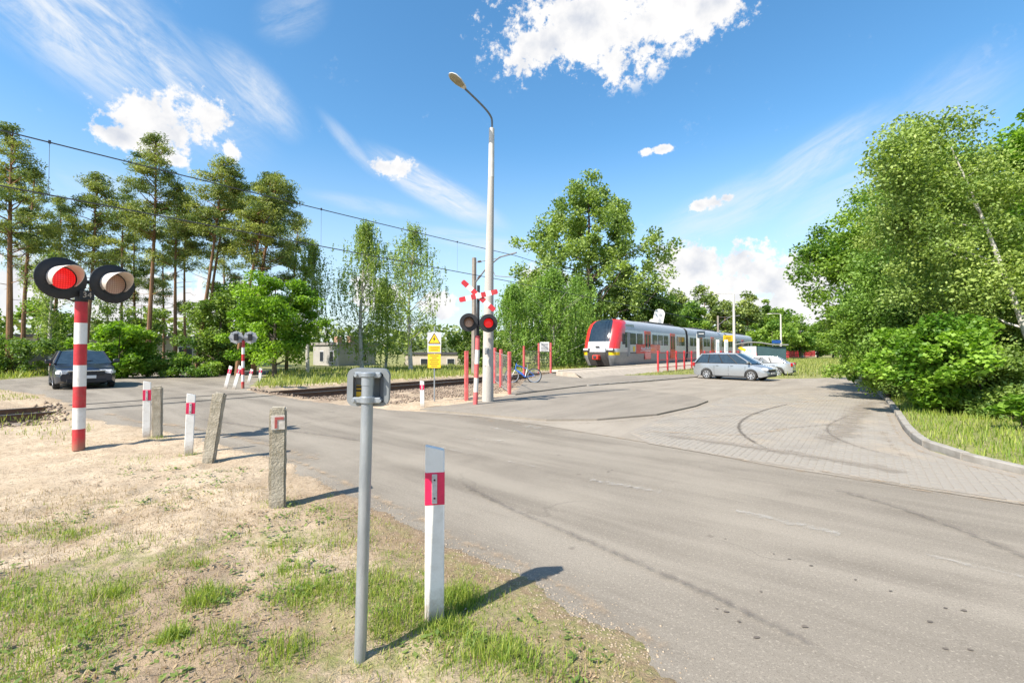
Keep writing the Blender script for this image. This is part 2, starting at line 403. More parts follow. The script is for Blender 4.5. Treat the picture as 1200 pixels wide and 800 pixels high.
def gheight(x, y):                                    # true height of the ground sheet (bilinear)
    i = np.clip(np.searchsorted(gx, x)-1, 0, len(gx)-2); j = np.clip(np.searchsorted(gy, y)-1, 0, len(gy)-2)
    fx = (x-gx[i])/(gx[i+1]-gx[i]); fy = (y-gy[j])/(gy[j+1]-gy[j]); H = Z.reshape(sh)
    return H[j, i]*(1-fx)*(1-fy)+H[j, i+1]*fx*(1-fy)+H[j+1, i]*(1-fx)*fy+H[j+1, i+1]*fx*fy
# --- paved sheets
def sheet(name, poly, dz, mat, step=.7, skirt=0.0, parent=None, kind='structure'):
    P = densify(poly, step, True); pts = [p.xy for p in P]
    xs = [q.x for q in pts]; ys = [q.y for q in pts]
    GX, GY = np.meshgrid(np.arange(min(xs), max(xs), step), np.arange(min(ys), max(ys), step)); GX = GX.ravel(); GY = GY.ravel()
    k = sdist(poly, GX, GY) > step*.35
    n = len(pts)
    r = delaunay_2d_cdt(pts+[Vector((a, b)) for a, b in zip(GX[k], GY[k])], [(i, (i+1) % n) for i in range(n)], [list(range(n))], 1, 1e-5)
    V = [(q.x, q.y, float(gz(q.x, q.y))+dz) for q in r[0]]; Fc = [tuple(f) for f in r[2]]
    if skirt:
        m = len(V); V += [(q.x, q.y, float(gz(q.x, q.y))+dz-skirt) for q in pts]; base = {}
        loops = [r[3].index([i]) if [i] in r[3] else None for i in range(n)]
        lut = {}
        for i, q in enumerate(r[3]):
            for w in q:
                if w < n: lut[w] = i
        for i in range(n):
            j = (i+1) % n
            if i in lut and j in lut: Fc.append((lut[i], m+i, m+j, lut[j]))
    me = raw_mesh(name, V, Fc, mat)
    bm = bmesh.new(); bm.from_mesh(me); bmesh.ops.recalc_face_normals(bm, faces=bm.faces)
    if sum(f.normal.z for f in bm.faces) < 0: bmesh.ops.reverse_faces(bm, faces=bm.faces)
    bm.to_mesh(me); bm.free()
    return put(name, me, parent, kind)
def asphalt(name, c1, c2, dirx, specks=.5, cracks=.5, stain=.5, blocks=0.0):
    m = bpy.data.materials.new(name); m.use_nodes = True; t = NT(m.node_tree); p = m.node_tree.nodes['Principled BSDF']
    v = t.n('ShaderNodeTexCoord').outputs['Object']; sp = t.n('ShaderNodeSeparateXYZ'); t.t.links.new(v, sp.inputs[0])
    al = t.m('ADD', t.m('MULTIPLY', sp.outputs[0], dirx[0]), t.m('MULTIPLY', sp.outputs[1], dirx[1]))
    ac = t.m('SUBTRACT', t.m('MULTIPLY', sp.outputs[1], dirx[0]), t.m('MULTIPLY', sp.outputs[0], dirx[1]))
    st = t.comb(t.m('MULTIPLY', al, .12), ac, 0.0)
    c = t.mix(t.ss(t.noise(st, 1.5, 6, .6, .3), .32, .68), c1, c2)
    c = t.mix(t.m('MULTIPLY', t.ss(t.noise(v, .55, 5, .6), .42, .72), .55), c, tuple(x*1.22 for x in c1))
    c = t.mix(t.m('MULTIPLY', t.ss(t.noise(v, 1.1, 6, .7), .55, .75), .4*stain), c, tuple(x*.62 for x in c2))
    if blocks:
        br = t.n('ShaderNodeTexBrick'); t.put(br.inputs['Vector'], t.comb(al, ac, 0.0)); br.inputs['Scale'].default_value = 1.0; br.inputs['Brick Width'].default_value = .2; br.inputs['Row Height'].default_value = .1; br.inputs['Mortar Size'].default_value = .009
        c = t.mix(t.m('MULTIPLY', br.outputs['Fac'], t.m('MULTIPLY', t.ss(t.noise(v, .5, 3), .4, .6), blocks)), c, tuple(x*.55 for x in c2))
    g = t.noise(v, 120, 4, .75); g2 = t.noise(v, 48, 4, .75)
    c = t.mix(t.m('MULTIPLY', t.ss(g, .5, .68), specks), c, tuple(x*.6 for x in c2))
    c = t.mix(t.m('MULTIPLY', t.ss(g2, .53, .68), specks*.8), c, tuple(min(.7, x*1.55) for x in c1))
    c = t.mix(t.m('MULTIPLY', t.ss(t.noise(t.comb(al, ac, 4.0), 70, 4, .75), .54, .68), specks*.8), c, tuple(x*.55 for x in c2))
    vo = t.n('ShaderNodeTexVoronoi', feature='F1'); t.put(vo.inputs['Vector'], v); vo.inputs['Scale'].default_value = 1.5
    spot = t.m('MULTIPLY', t.ss(t.m('ADD', vo.outputs['Distance'], t.m('MULTIPLY', t.m('SUBTRACT', t.noise(v, 30, 3), .5), .08)), .035, .065, 1.0, 0.0), .75*stain)
    c = t.mix(spot, c, (.07,.055,.045))
    wv = t.n('ShaderNodeVectorMath', operation='ADD'); t.put(wv.inputs[0], v)
    nz = t.n('ShaderNodeTexNoise'); t.put(nz.inputs['Vector'], v); nz.inputs['Scale'].default_value = 1.1; nz.inputs['Detail'].default_value = 5
    sc = t.n('ShaderNodeVectorMath', operation='SCALE'); t.t.links.new(nz.outputs['Color'], sc.inputs[0]); sc.inputs['Scale'].default_value = 1.6
    t.t.links.new(sc.outputs[0], wv.inputs[1])
    cr = t.n('ShaderNodeTexVoronoi', feature='DISTANCE_TO_EDGE'); t.put(cr.inputs['Vector'], wv.outputs[0]); cr.inputs['Scale'].default_value = .33
    ck = t.m('MULTIPLY', t.ss(cr.outputs['Distance'], .002, .008, 1.0, 0.0), t.m('MULTIPLY', t.ss(t.noise(v, .3, 2), .5, .6), cracks))
    c = t.mix(ck, c, tuple(x*.4 for x in c2))
    t.put(p.inputs['Base Color'], c); p.inputs['Roughness'].default_value = .88; p.inputs['Specular IOR Level'].default_value = .25
    b = t.n('ShaderNodeBump'); b.inputs['Strength'].default_value = .5; b.inputs['Distance'].default_value = .006
    t.put(b.inputs['Height'], g); t.put(p.inputs['Normal'], b.outputs[0]); return m
road_m = asphalt('worn asphalt', (.268,.236,.192), (.172,.149,.120), (-.764,.645), cracks=.22, specks=.75)
fore_m = asphalt('dusty paving', (.300,.262,.214), (.240,.208,.168), tuple(T), specks=.5, cracks=.1, stain=.5, blocks=.22)
isl_m = asphalt('footway asphalt', (.258,.226,.186), (.204,.178,.146), tuple(T), specks=.6, cracks=.35, stain=.7)
sheet('road', ROAD, 0.0, road_m)
sheet('forecourt', FORE, .006, fore_m)
sheet('footway', ISLAND, .05, isl_m, .5, .12)
sheet('pavement', WALK, .056, isl_m, .5, .12)
# --- ribbons: worn paint, tyre marks, spilled sand
def decal(name, col, col2, scale, lo, hi, alpha=1.0, stretch=None, rough=.8):
    m = bpy.data.materials.new(name); m.use_nodes = True; t = NT(m.node_tree); p = m.node_tree.nodes['Principled BSDF']
    v = t.n('ShaderNodeTexCoord').outputs['Object']
    t.put(p.inputs['Base Color'], t.mix(t.noise(v, 9, 4), col, col2)); p.inputs['Roughness'].default_value = rough; p.inputs['Specular IOR Level'].default_value = .2
    e = t.n('ShaderNodeAttribute', attribute_name='edge').outputs['Fac']
    a = t.ss(t.m('ADD', t.noise(v, scale, 6, .7), t.m('SUBTRACT', e, 1.0)), lo, hi)
    t.put(p.inputs['Alpha'], t.m('MULTIPLY', a, alpha)); return m
def ribbon(name, pts, w, dz, mat, soft=.5, fade=True, kind='structure'):
    pts = densify(pts, .12 if w < .4 else .25); n = len(pts); V = []; E = []; K = (-1, -.6, 0, .6, 1)
    for i, p in enumerate(pts):
        d = (pts[min(i+1, n-1)]-pts[max(i-1, 0)]).xy.normalized(); nx, ny = -d.y, d.x
        f = min(1, i/max(1, n*.15), (n-1-i)/max(1, n*.15)) if fade else 1
        for k in K:
            x, y = p.x+nx*w/2*k, p.y+ny*w/2*k
            V.append((x, y, float(gz(x, y))+dz)); E.append((1-abs(k)*soft)*(.4+.6*f))
    m = len(K); Fc = [(i*m+j, (i+1)*m+j, (i+1)*m+j+1, i*m+j+1) for i in range(n-1) for j in range(m-1)]
    me = raw_mesh(name, V, Fc, mat, attr=dict(edge=E)); 
    bm = bmesh.new(); bm.from_mesh(me); bmesh.ops.recalc_face_normals(bm, faces=bm.faces)
    if bm.faces and sum(f.normal.z for f in bm.faces) < 0: bmesh.ops.reverse_faces(bm, faces=bm.faces)
    bm.to_mesh(me); bm.free(); return put(name, me, kind=kind)
paint = decal('worn road paint', (.56,.54,.49), (.42,.40,.36), 11, .30, .80, .55)
paint2 = decal('nearly gone road paint', (.56,.53,.48), (.46,.43,.38), 8, .40, .72, .5)
tyre = decal('tyre rubber', (.10,.085,.07), (.15,.125,.10), 16, .22, .62, .8)
tyre2 = decal('faint tyre rubber', (.12,.10,.085), (.17,.14,.115), 12, .22, .72, .55)
sandd = decal('spilled sand', (.46,.35,.235), (.38,.28,.185), 5, .36, .74, .8)
soild = decal('spilled earth', (.25,.175,.11), (.36,.265,.17), 8, .36, .66, .6)
for l, w, mt in [([(985,627),(862,599)], .15, paint), ([(775,577),(692,563)], .15, paint), ([(640,550),(596,541)], .13, paint2), ([(552,532),(500,522)], .13, paint2),
                 ([(1290,700),(1085,650)], .16, paint2), ([(635,502),(612,499)], .38, paint), ([(606,506),(575,501)], .3, paint2), ([(590,517),(540,513)], .25, paint2)]:
    ribbon('lane_marking', px(l), w, .013, mt, .15, False)
for l, w, mt in [([(515,553),(560,578),(600,599),(650,619),(700,641),(760,668),(820,693),(880,723),(950,757),(1040,800)], .24, tyre2),
                 ([(960,570),(1030,588),(1100,612),(1200,652),(1300,700)], .26, tyre2),
                 ([(940,471),(905,478),(876,488),(864,498),(868,509),(888,522),(915,534),(952,547)], .22, tyre),
                 ([(1000,486),(975,495),(968,503),(974,512),(1000,523),(1040,534),(1090,545)], .2, tyre2),
                 ([(905,483),(870,487),(820,490),(740,496)], .2, tyre2), ([(985,497),(940,501),(890,505)], .2, tyre2),
                 ([(330,520),(250,507),(190,497)], .25, tyre2), ([(200,487),(330,503),(480,525)], .3, tyre2)]:
    ribbon('tyre_mark', smooth_line(px(l)), w*1.55, .0245 if mt is tyre else .027, mt, .85)
tb = MB()
for a, b in [(150,212),(320,265),(375,283),(452,306),(607,355),(730,395),(275,397),(120,457),(155,468),(198,502),(260,558),(990,463),(925,455),(925,597),(1012,600),(870,503),(-250,-30),(-262,-24),(-270,-33),(-180,30),(-300,10),(60,-40),(430,520)]:
    q = G(800+a/3, 560+b/3, .006); n_ = 9; ph = random.random()*6; r0 = random.uniform(.006, .014)
    tb.add([(q.x+r0*random.uniform(.7,1.3)*math.cos(ph+k_*6.283/n_)*1.5, q.y+r0*random.uniform(.7,1.3)*math.sin(ph+k_*6.283/n_), q.z) for k_ in range(n_)], [tuple(range(n_))])
tb.build('tar_stain', M('tar', (.10,.083,.068), (.15,.125,.10), rough=.8), None, 'stuff', smooth=False)
ribbon('dirt_strip', smooth_line(px([(470,484),(530,488),(600,496),(680,506),(760,519),(830,531),(900,546),(1000,562),(1100,578),(1200,594),(1300,612)])), .45, .010, sandd, .75)
ribbon('dirt_strip', smooth_line(px([(484,484),(560,490),(640,497),(700,496),(770,490),(815,480),(834,472)])), .3, .011, soild, .7)
ribbon('dirt_strip', [p+Vector((.22, .2, 0)) for p in near_edge[:12]], .75, .011, sandd, .8, False)
ribbon('dirt_strip', [p+Vector((.04, .03, 0)) for p in near_edge[:10]], .4, .0145, soild, .75, False)
ribbon('dirt_strip', [p+Vector((.3, .5, 0)) for p in near_edge[10:]], 1.6, .009, sandd, .85, False)
ribbon('dirt_strip', [p+Vector((-.25, -.1, 0)) for p in kerb_line[:7]], .5, .019, sandd, .8, False)
# --- concrete pavers and kerb on the right
PAV = px([(1260,596),(1200,589),(1010,560),(945,550)])+px([(860,537),(760,520),(735,507),(775,490),(822,478),(850,466),(930,460),(1012,461),(1030,464),(1047,487),(1057,505),(1069,519),(1090,530),(1130,542),(1200,559),(1260,573)])
MATS_DUST = decal('block dust', (.315,.272,.222), (.27,.232,.19), 2.2, .20, .62, .8)
pav_m = M('concrete pavers', (.292,.262,.222), (.245,.218,.184), rough=.9, scale=1.6, bump=.4, bscale=90, dirt=(.36,.29,.21), dscale=.9, damt=.7)
pav_root = sheet('paving', PAV, .009, M('jointing sand', (.275,.244,.204), (.245,.213,.175), rough=.95, scale=30), .6)
nA, nB = [NV[0]*p.x+NV[1]*p.y for p in PAV], [T[0]*p.x+T[1]*p.y for p in PAV]
cells = []
ii, jj = int((max(nB)-min(nB))/.2)+1, int((max(nA)-min(nA))/.1)+1
for j in range(jj):
    for i in range(ii):
        s_ = min(nB)+(i+.5*(j % 2))*.2; n_ = min(nA)+j*.1; cells.append((s_, n_))
cells = np.array(cells); CX = T[0]*cells[:,0]+NV[0]*cells[:,1]; CY = T[1]*cells[:,0]+NV[1]*cells[:,1]
k = sdist(PAV, CX, CY) > .09; CX, CY = CX[k], CY[k]; o_ = np.argsort(np.hypot(CX, CY)); CX, CY = CX[o_], CY[o_]
vis = np.abs(CX/np.maximum(CY, .1))*F < 612
order = np.concatenate([np.where(vis)[0], np.where(~vis)[0]])[:9000]
pme = MB().box((0,0,.012), (.1955,.0965,.024), taper=.975).mesh('paver', pav_m, False)
rest = MB()
for q, i in enumerate(order):
    x, y = float(CX[i]), float(CY[i]); z = float(gz(x, y))-.0122+random.uniform(-.0012, .0012); tl = random.gauss(0, .006)
    if q < 300:
        o = put('paver', pme, pav_root, loc=(x, y, z), rot=(random.gauss(0, .012), tl, TANG+random.gauss(0, .006)))
    else: rest.box((x, y, z+.012), (.1955,.0965,.024), TANG+random.gauss(0, .006), taper=.975)
rest.build('paver', pav_m, pav_root, kind='stuff', smooth=False)
ribbon('dirt_strip', smooth_line(px([(930,546),(1000,560),(1100,576),(1200,592),(1280,603)])), .5, .0195, sandd, .8)
ribbon('dirt_strip', smooth_line(px([(735,505),(800,508),(870,512),(940,500)])), 1.3, .0205, sandd, .95)
ribbon('dirt_strip', smooth_line(px([(860,475),(930,472),(1000,468)])), 1.6, .0205, sandd, .95)
ribbon('dirt_strip', smooth_line(px([(1100,560),(1050,530),(1030,500)])), .9, .0215, decal('thin dust', (.36,.29,.22), (.30,.24,.18), 3, .36, .8, .7), .95)
ribbon('dirt_strip', smooth_line(px([(760,508),(850,520),(950,535),(1080,558)])), 1.5, .0225, MATS_DUST, .9)
ribbon('dirt_strip', smooth_line(px([(960,535),(985,505),(1010,480),(1025,468)])), 2.2, .0235, MATS_DUST, .9)
kerb_m = M('kerb concrete', (.34,.315,.28), (.25,.23,.20), rough=.9, scale=5, bump=.5, bscale=60, dirt=(.18,.14,.09), damt=.5)
kl = [kerb_line[0]+RD*5]+smooth_line(kerb_line, 2); kl = densify(kl, .05); kerb_root = None
kerb_root = bpy.data.objects.new('kerb', None); COL.objects.link(kerb_root); kerb_root['kind'] = 'structure'
acc = 0; st_ = kl[0]
for a in kl:
    if (a-st_).xy.length >= .98:
        d = (a-st_).xy.normalized(); c_ = (a+st_)/2; off = Vector((d.y, -d.x, 0))*.07
        if d.y*1 < -2: off = -off
        MB().box((0,0,0), (.965,.13,.28)).build('kerb_stone', kerb_m, kerb_root, bevel=.014).matrix_world = Matrix.Translation(c_+off+Vector((0,0,-.025+random.uniform(-.006,.006)))) @ Matrix.Rotation(math.atan2(d.y, d.x)+random.gauss(0,.008), 4, 'Z')
        st_ = a
fk = densify(px([(688,452.4),(740,448.2),(817,441.8)]), .05); st_ = fk[0]
for a in fk:
    if (a-st_).xy.length >= .98:
        d = (a-st_).xy.normalized(); c_ = (a+st_)/2
        MB().box((0,0,0), (.97,.12,.25)).build('kerb_stone', kerb_m, kerb_root, bevel=.012).matrix_world = Matrix.Translation(c_+Vector((0,0,-.055))) @ Matrix.Rotation(math.atan2(d.y, d.x), 4, 'Z')
        st_ = a
# --- railway track
rust = M('rusty rail steel', (.16,.085,.045), (.10,.06,.04), rough=.75, scale=9, bump=.3, bscale=50)
shine = M('polished rail head', (.42,.38,.34), (.30,.25,.20), rough=.32, metal=.9, scale=20)
slp_m = M('weathered sleeper', (.30,.25,.20), (.20,.155,.115), rough=.9, scale=7, bump=.5, bscale=50)
stone_m = M('ballast stone', (.30,.225,.165), (.17,.125,.09), rough=.95, scale=6, dirt=(.40,.33,.26), dscale=9, damt=.6)
track = bpy.data.objects.new('railway_track', None); COL.objects.link(track); track['kind'] = 'structure'
def cross_s(n):                                       # stretch of the line that the carriageway covers
    s_ = np.arange(-30, 40, .05); d = sdist(ROAD, T[0]*s_+NV[0]*n, T[1]*s_+NV[1]*n); q = s_[d > 0]; return q.min(), q.max()
s0, s1 = cross_s(TC)
RT = .212
for sg in (-1, 1):
    n_ = TC+.75*sg; mb = MB(); prof = [(-.07,-.17),(.07,-.17),(.07,-.155),(.012,-.14),(.012,-.045),(.036,-.035),(.036,-.003),(.03,0),(-.03,0),(-.036,-.003),(-.036,-.035),(-.012,-.045),(-.012,-.14),(-.07,-.155)]
    a, b_ = SN(-40, n_, RT), SN(170, n_, RT); k = len(prof); side_ = Vector((NV[0], NV[1], 0))
    V = [a+side_*q[0]+Vector((0,0,q[1])) for q in prof]+[b_+side_*q[0]+Vector((0,0,q[1])) for q in prof]
    for i in range(k): mb.add([V[i], V[(i+1) % k], V[k+(i+1) % k], V[k+i]], [(0,1,2,3)], 1 if 6 <= i <= 8 else 0)
    mb.build('rail', [rust, shine], track, smooth=False)
    g0, g1 = cross_s(n_); fl = MB()
    for off, w in ((-.075*sg, .055), (.062*sg, .03)):
        fl.box(SN((g0+g1)/2, n_+off, .2045), (g1-g0-.1, w, .004), TANG)
    fl.build('flangeway', M('dark groove', (.07,.055,.045), (.12,.095,.075), rough=.95, scale=12), track, smooth=False)
sl_me = MB().box((0,0,0), (.24,2.5,.16)).mesh('sleeper', slp_m, True, .02); q = 0
for s_ in np.arange(-14, 140, .62):
    if s0-.3 < s_ < s1+.3: continue
    o = put('sleeper', sl_me, track, loc=SN(s_, TC, RT-.265), rot=(0, 0, TANG)); q += 1
    if q > 180: break
def scatter_stones(name, n, fpos, r0, r1, mat, parent=None):
    ico = np.array([(1,0,0),(-1,0,0),(0,1,0),(0,-1,0),(0,0,1),(0,0,-1)], float); fo = np.array([(0,2,4),(2,1,4),(1,3,4),(3,0,4),(2,0,5),(1,2,5),(3,1,5),(0,3,5)])
    P = fpos(n); n = len(P); r = RNG.uniform(r0, r1, (n,1,1))*RNG.uniform(.55, 1.35, (n,6,1))
    A_ = RNG.normal(size=(n,3,3)); Q, _ = np.linalg.qr(A_)
    V = (np.einsum('nij,kj->nki', Q, ico)*r*np.array((1,1,.8))+P[:,None,:]).reshape(-1, 3)
    Fc = (fo[None]+(np.arange(n)*6)[:,None,None]).reshape(-1, 3)
    return put(name, raw_mesh(name, V, Fc, mat), parent, 'stuff')
def fb(n):
    s_ = np.concatenate([RNG.uniform(s1, s1+24, int(n*.75)), RNG.uniform(s0-12, s0, n-int(n*.75))]); m_ = TC+RNG.uniform(-2.5, 2.1, n)
    x = T[0]*s_+NV[0]*m_; y = T[1]*s_+NV[1]*m_; k = paved_sd(x, y) < -.05
    x, y, m_ = x[k], y[k], m_[k]; return np.stack([x, y, np.maximum(gheight(x, y), .0)+RNG.uniform(-.01, .05, len(x))], 1)
scatter_stones('ballast', 15000, fb, .025, .055, stone_m, track)
def fb2(n):
    s_ = RNG.uniform(3, 22, n); m_ = RNG.uniform(11.2, 14.4, n); x = T[0]*s_+NV[0]*m_; y = T[1]*s_+NV[1]*m_; k = (paved_sd(x, y) < -.15) & (fbm(x, y, .8, 3) > .36); x, y = x[k], y[k]
    return np.stack([x, y, gheight(x, y)+.01], 1)
scatter_stones('ballast', 9000, fb2, .02, .05, stone_m, track)
def fp(n):
    x = RNG.uniform(-7, 1.2, n); y = RNG.uniform(1.9, 9, n)**1; k = (paved_sd(x, y) < .25) & (fbm(x, y, 1.2, 3) > .40); x, y = x[k], y[k]
    return np.stack([x, y, np.maximum(gheight(x, y), gz(x, y))], 1)
scatter_stones('pebbles', 3200, fp, .004, .012, M('pebble', (.42,.34,.25), (.25,.19,.13), rough=.9, scale=20))
def fr(n):
    q = RNG.integers(0, len(near_edge)-2, n); a = np.array([tuple(near_edge[i].lerp(near_edge[i+1], random.random())) for i in q]); 
    x = a[:,0]+RNG.normal(.08, .13, n); y = a[:,1]+RNG.normal(.06, .12, n); return np.stack([x, y, np.maximum(gheight(x, y), gz(x, y))], 1)
scatter_stones('gravel', 2500, fr, .003, .010, MATS['pebble'])
# --- platform
plat = M('platform slab', (.42,.36,.29), (.34,.29,.23), rough=.9, scale=4, bump=.3)
pb = MB(); L0, L1 = 22.5, 170
for z_a, z_b, na, nb, mi in [(None, .42, 12.2, 12.9, 0), (.42, .50, 12.9, 14.1, 0)]:
    A0 = SN(L0, na, float(gz(*SN(L0, na).xy))-.02 if z_a is None else z_a); A1 = SN(L1, na, .16 if z_a is None else z_a); B1 = SN(L1, nb, z_b); B0 = SN(L0, nb, z_b)
    pb.quad(A0, A1, B1, B0, mi)
pb.quad(SN(L0, 14.1, .5), SN(L1, 14.1, .5), SN(L1, 14.1, -.2), SN(L0, 14.1, -.2)); pb.add([SN(L0, 12.9, .42), SN(L0, 14.1, .5), SN(L0, 14.1, -.1), SN(L0, 12.2, -.1)], [(0,1,2,3)])
pob = pb.build('platform', plat, kind='structure', smooth=False)
MB().box(SN((L0+L1)/2, 14.2, .49), (L1-L0, .42, .1), TANG).build('platform_edge', M('platform edge concrete', (.62,.54,.42), (.54,.46,.35), rough=.85, scale=3), pob, bevel=.01)
# --- grass
def blades(name, x, y, h, w, mat, lean=.5, tint=(0, 1), parent=None, flat=False):
    n = len(x); z = np.maximum(gheight(x, y), gz(x, y)-.02)-.004; a = RNG.uniform(0, 2*np.pi, n); l = RNG.uniform(.1, 1, n)*lean; w = w*RNG.uniform(.6, 1.3, n)
    dx, dy = np.cos(a), np.sin(a); px_, py_ = -dy*w/2, dx*w/2
    up = h*np.cos(l); out_ = h*np.sin(l)
    P = lambda u, v, s_: np.stack([x+dx*out_*v+px_*s_, y+dy*out_*v+py_*s_, z+up*u], 1)
    V = np.stack([P(0,0,1), P(0,0,-1), P(.6,.4,-.8), P(.6,.4,.8), P(1,1,0)], 1).reshape(-1, 3)
    b = np.arange(n)[:,None]*5; Fc = np.concatenate([b+np.array([[0,1,2]]), b+np.array([[0,2,3]]), b+np.array([[3,2,4]])])
    tt = np.repeat(RNG.uniform(*tint, n), 5)
    return put(name, raw_mesh(name, V, Fc.astype(np.int32), mat, attr=dict(tint=tt)), parent, 'stuff')
gleaf = leafmat('fresh grass', (.13,.225,.028), (.38,.42,.08), .4)
gdry = leafmat('dry grass', (.42,.33,.16), (.27,.20,.10), .2, (1.1,1,.8))
gmead = leafmat('meadow grass', (.17,.24,.045), (.42,.41,.13), .4)
spots = [(515,712,.16,900),(540,700,.12,700),(352,700,.17,700),(340,672,.13,300),(370,690,.16,400),(60,715,.34,1300),(20,790,.3,1200),(100,745,.22,600),(130,700,.10,300),(205,748,.06,260),(195,755,.05,200),(245,700,.12,420),(235,712,.08,300),(470,700,.2,700),(455,735,.13,500),(565,765,.2,800),(590,778,.14,400),(335,765,.13,350),(85,627,.16,260),(30,625,.25,300),(440,680,.16,420),(395,640,.2,250),(330,645,.15,200),(232,662,.06,120),(255,755,.13,260),(10,700,.25,700),(520,740,.12,450),(150,640,.2,160),(380,600,.2,150),(330,590,.16,160),(420,700,.14,300),(640,790,.14,200),(185,515,.12,90),(222,533,.12,70),(160,540,.3,90),(95,523,.3,60)]
bx, by, bh = [], [], []
for a, b_, r, n in spots:
    c_ = G(a, b_); r *= 1.25; n = int(n*.72); q = RNG.normal(0, r*.6, (n*2, 2)); bx.append(c_.x+q[:,0]*1.25); by.append(c_.y+q[:,1]); bh.append(RNG.uniform(.02, .11, n*2)*RNG.uniform(.45, 1.15, n*2)*np.exp(-(q**2).sum(1)/(r*r))*(1.35 if r < .2 else 1.1)+.015)
n = 34000; x = RNG.uniform(-5, 1, n); y = RNG.uniform(1.9, 6.2, n); k = (fbm(x+3, y, .9, 4) > .49) & (fbm(x, y, 4, 2) > .5) & (y-.12*(x+3) < 5.2)
bx.append(x[k]); by.append(y[k]); bh.append(RNG.uniform(.012, .055, k.sum()))
x = np.concatenate(bx); y = np.concatenate(by); h = np.concatenate(bh); k = paved_sd(x, y) < -.03
blades('grass', x[k], y[k], h[k], .0042, gleaf, 1.05)
n = 42000; x = RNG.uniform(-6, 1.2, n); y = RNG.uniform(1.9, 7, n)**1.0; k = (paved_sd(x, y) < .02) & (fbm(x, y, 1.6, 3) > .42) & (y-.1*(x+4) < 5.6); x, y = x[k], y[k]
blades('dry_grass', x, y, RNG.uniform(.012, .075, len(x)), .0038, gdry, 1.52)
def region(poly, n, h0, h1, w, mat, name='grass', lean=.75, dens=None):
    P = px(poly) if not isinstance(poly[0], Vector) else poly; xs = [p.x for p in P]; ys = [p.y for p in P]
    x = RNG.uniform(min(xs), max(xs), n*3); y = RNG.uniform(min(ys), max(ys), n*3); k = (sdist(P, x, y) > 0) & (paved_sd(x, y) < -.12)
    if dens: k &= fbm(x, y, dens, 3) > .45
    x, y = x[k][:n], y[k][:n]; return blades(name, x, y, RNG.uniform(h0, h1, len(x)), w, mat, lean)
region([SN(3, 18.6), SN(40, 18.6), SN(40, 22), SN(3, 22)], 9000, .06, .30, .03, gmead)
region([SN(9, 18.4), SN(34, 18.4), SN(60, 24), SN(20, 34), SN(-2, 30)], 14000, .10, .4, .04, gmead)
region([(-30,446),(300,434),(300,428),(-30,432)], 9000, .15, .5, .05, gmead)
region([SN(23, 10.6), SN(60, 9.6), SN(60, 12.15), SN(28, 12.15)], 9000, .05, .16, .03, gmead)
region([kerb_line[2], kerb_line[3], kerb_line[4], kerb_line[5], kerb_line[6], kerb_line[8], GP(1060, 22), GP(1150, 13), GP(1330, 10), kerb_line[0]], 20000, .04, .2, .013, gleaf)
region([GP(905, 29), GP(1005, 29), GP(1040, 60), GP(1000, 105), GP(880, 90), GP(890, 45)], 18000, .12, .42, .05, gmead)
region([(-60,461),(0,458),(42,463),(60,470),(0,476),(-60,476)], 900, .03, .14, .012, gmead, dens=.8)
region([(0,468),(80,480),(120,503),(60,520),(0,510)], 900, .03, .14, .012, gmead, dens=.8)

# small broad-leaved weeds and dead leaves on the verge
def weed_patch(name, n, mat, size, lo, hgt, thr):
    x = RNG.uniform(-5.5, 1, n); y = RNG.uniform(1.95, 6.5, n); k = (paved_sd(x, y) < -.05) & (fbm(x+5, y, 1.5, 3) > thr); x, y = x[k], y[k]; m = len(x); q = 9
    cx = np.repeat(x, q)+RNG.normal(0, .035, m*q); cy = np.repeat(y, q)+RNG.normal(0, .035, m*q); cz = np.maximum(gheight(cx, cy), 0)+RNG.uniform(.004, hgt, m*q)
    a = RNG.uniform(0, 6.28, m*q); s_ = size*RNG.uniform(.5, 1.3, m*q); tl = RNG.uniform(-.5, .5, m*q)*s_
    V = np.stack([np.stack([cx+np.cos(a+b)*s_*r, cy+np.sin(a+b)*s_*r, cz+tl*c_], 1) for b, r, c_ in ((0,.5,.5),(1.57,.25,0),(3.14,.5,-.5),(4.71,.25,0))], 1).reshape(-1, 3)
    j = np.arange(m*q)[:,None]*4; Fc = np.concatenate([j+np.array([[0,1,2]]), j+np.array([[0,2,3]])]).astype(np.int32)
    put(name, raw_mesh(name, V, Fc, mat, attr=dict(tint=np.repeat(RNG.uniform(0, 1, m*q), 4))), None, 'stuff')
weed_patch('weeds', 900, leafmat('weed leaf', (.10,.17,.035), (.26,.33,.09), .35), .04, 0, .04, .52)
weed_patch('leaf_litter', 700, leafmat('dead leaf', (.20,.12,.06), (.42,.31,.18), .1, (1,1,1)), .025, 0, .012, .40)
# ================================================================== OBJECTS BY THE CROSSING
red = M('signal red paint', (.56,.025,.035), (.42,.02,.03), rough=.45, scale=5, dirt=(.35,.12,.10), dscale=6, damt=.5, splash=(.26,.17,.11))
redf = M('faded red paint', (.62,.12,.12), (.50,.07,.07), rough=.6, scale=4, dirt=(.50,.30,.26), dscale=6, damt=.5)
whitep = M('white paint', (.78,.77,.74), (.70,.69,.65), rough=.5, scale=5, dirt=(.42,.38,.31), dscale=7, damt=.5, splash=(.30,.22,.14))
whitef = M('faded white paint', (.70,.66,.61), (.60,.56,.51), rough=.6, scale=5, dirt=(.42,.36,.30), dscale=6, damt=.5)
black = M('matt black paint', (.012,.012,.014), (.02,.02,.022), rough=.55, scale=6)
galv = M('galvanised steel', (.42,.45,.47), (.30,.33,.36), rough=.42, scale=14, metal=.55, bump=.1, bscale=80, stretch=(1,1,.25))
greyp = M('grey enamel', (.25,.265,.27), (.19,.205,.21), rough=.5, scale=7)
hoodm = M('hood inner grey', (.62,.56,.50), (.54,.48,.43), rough=.6, scale=6)
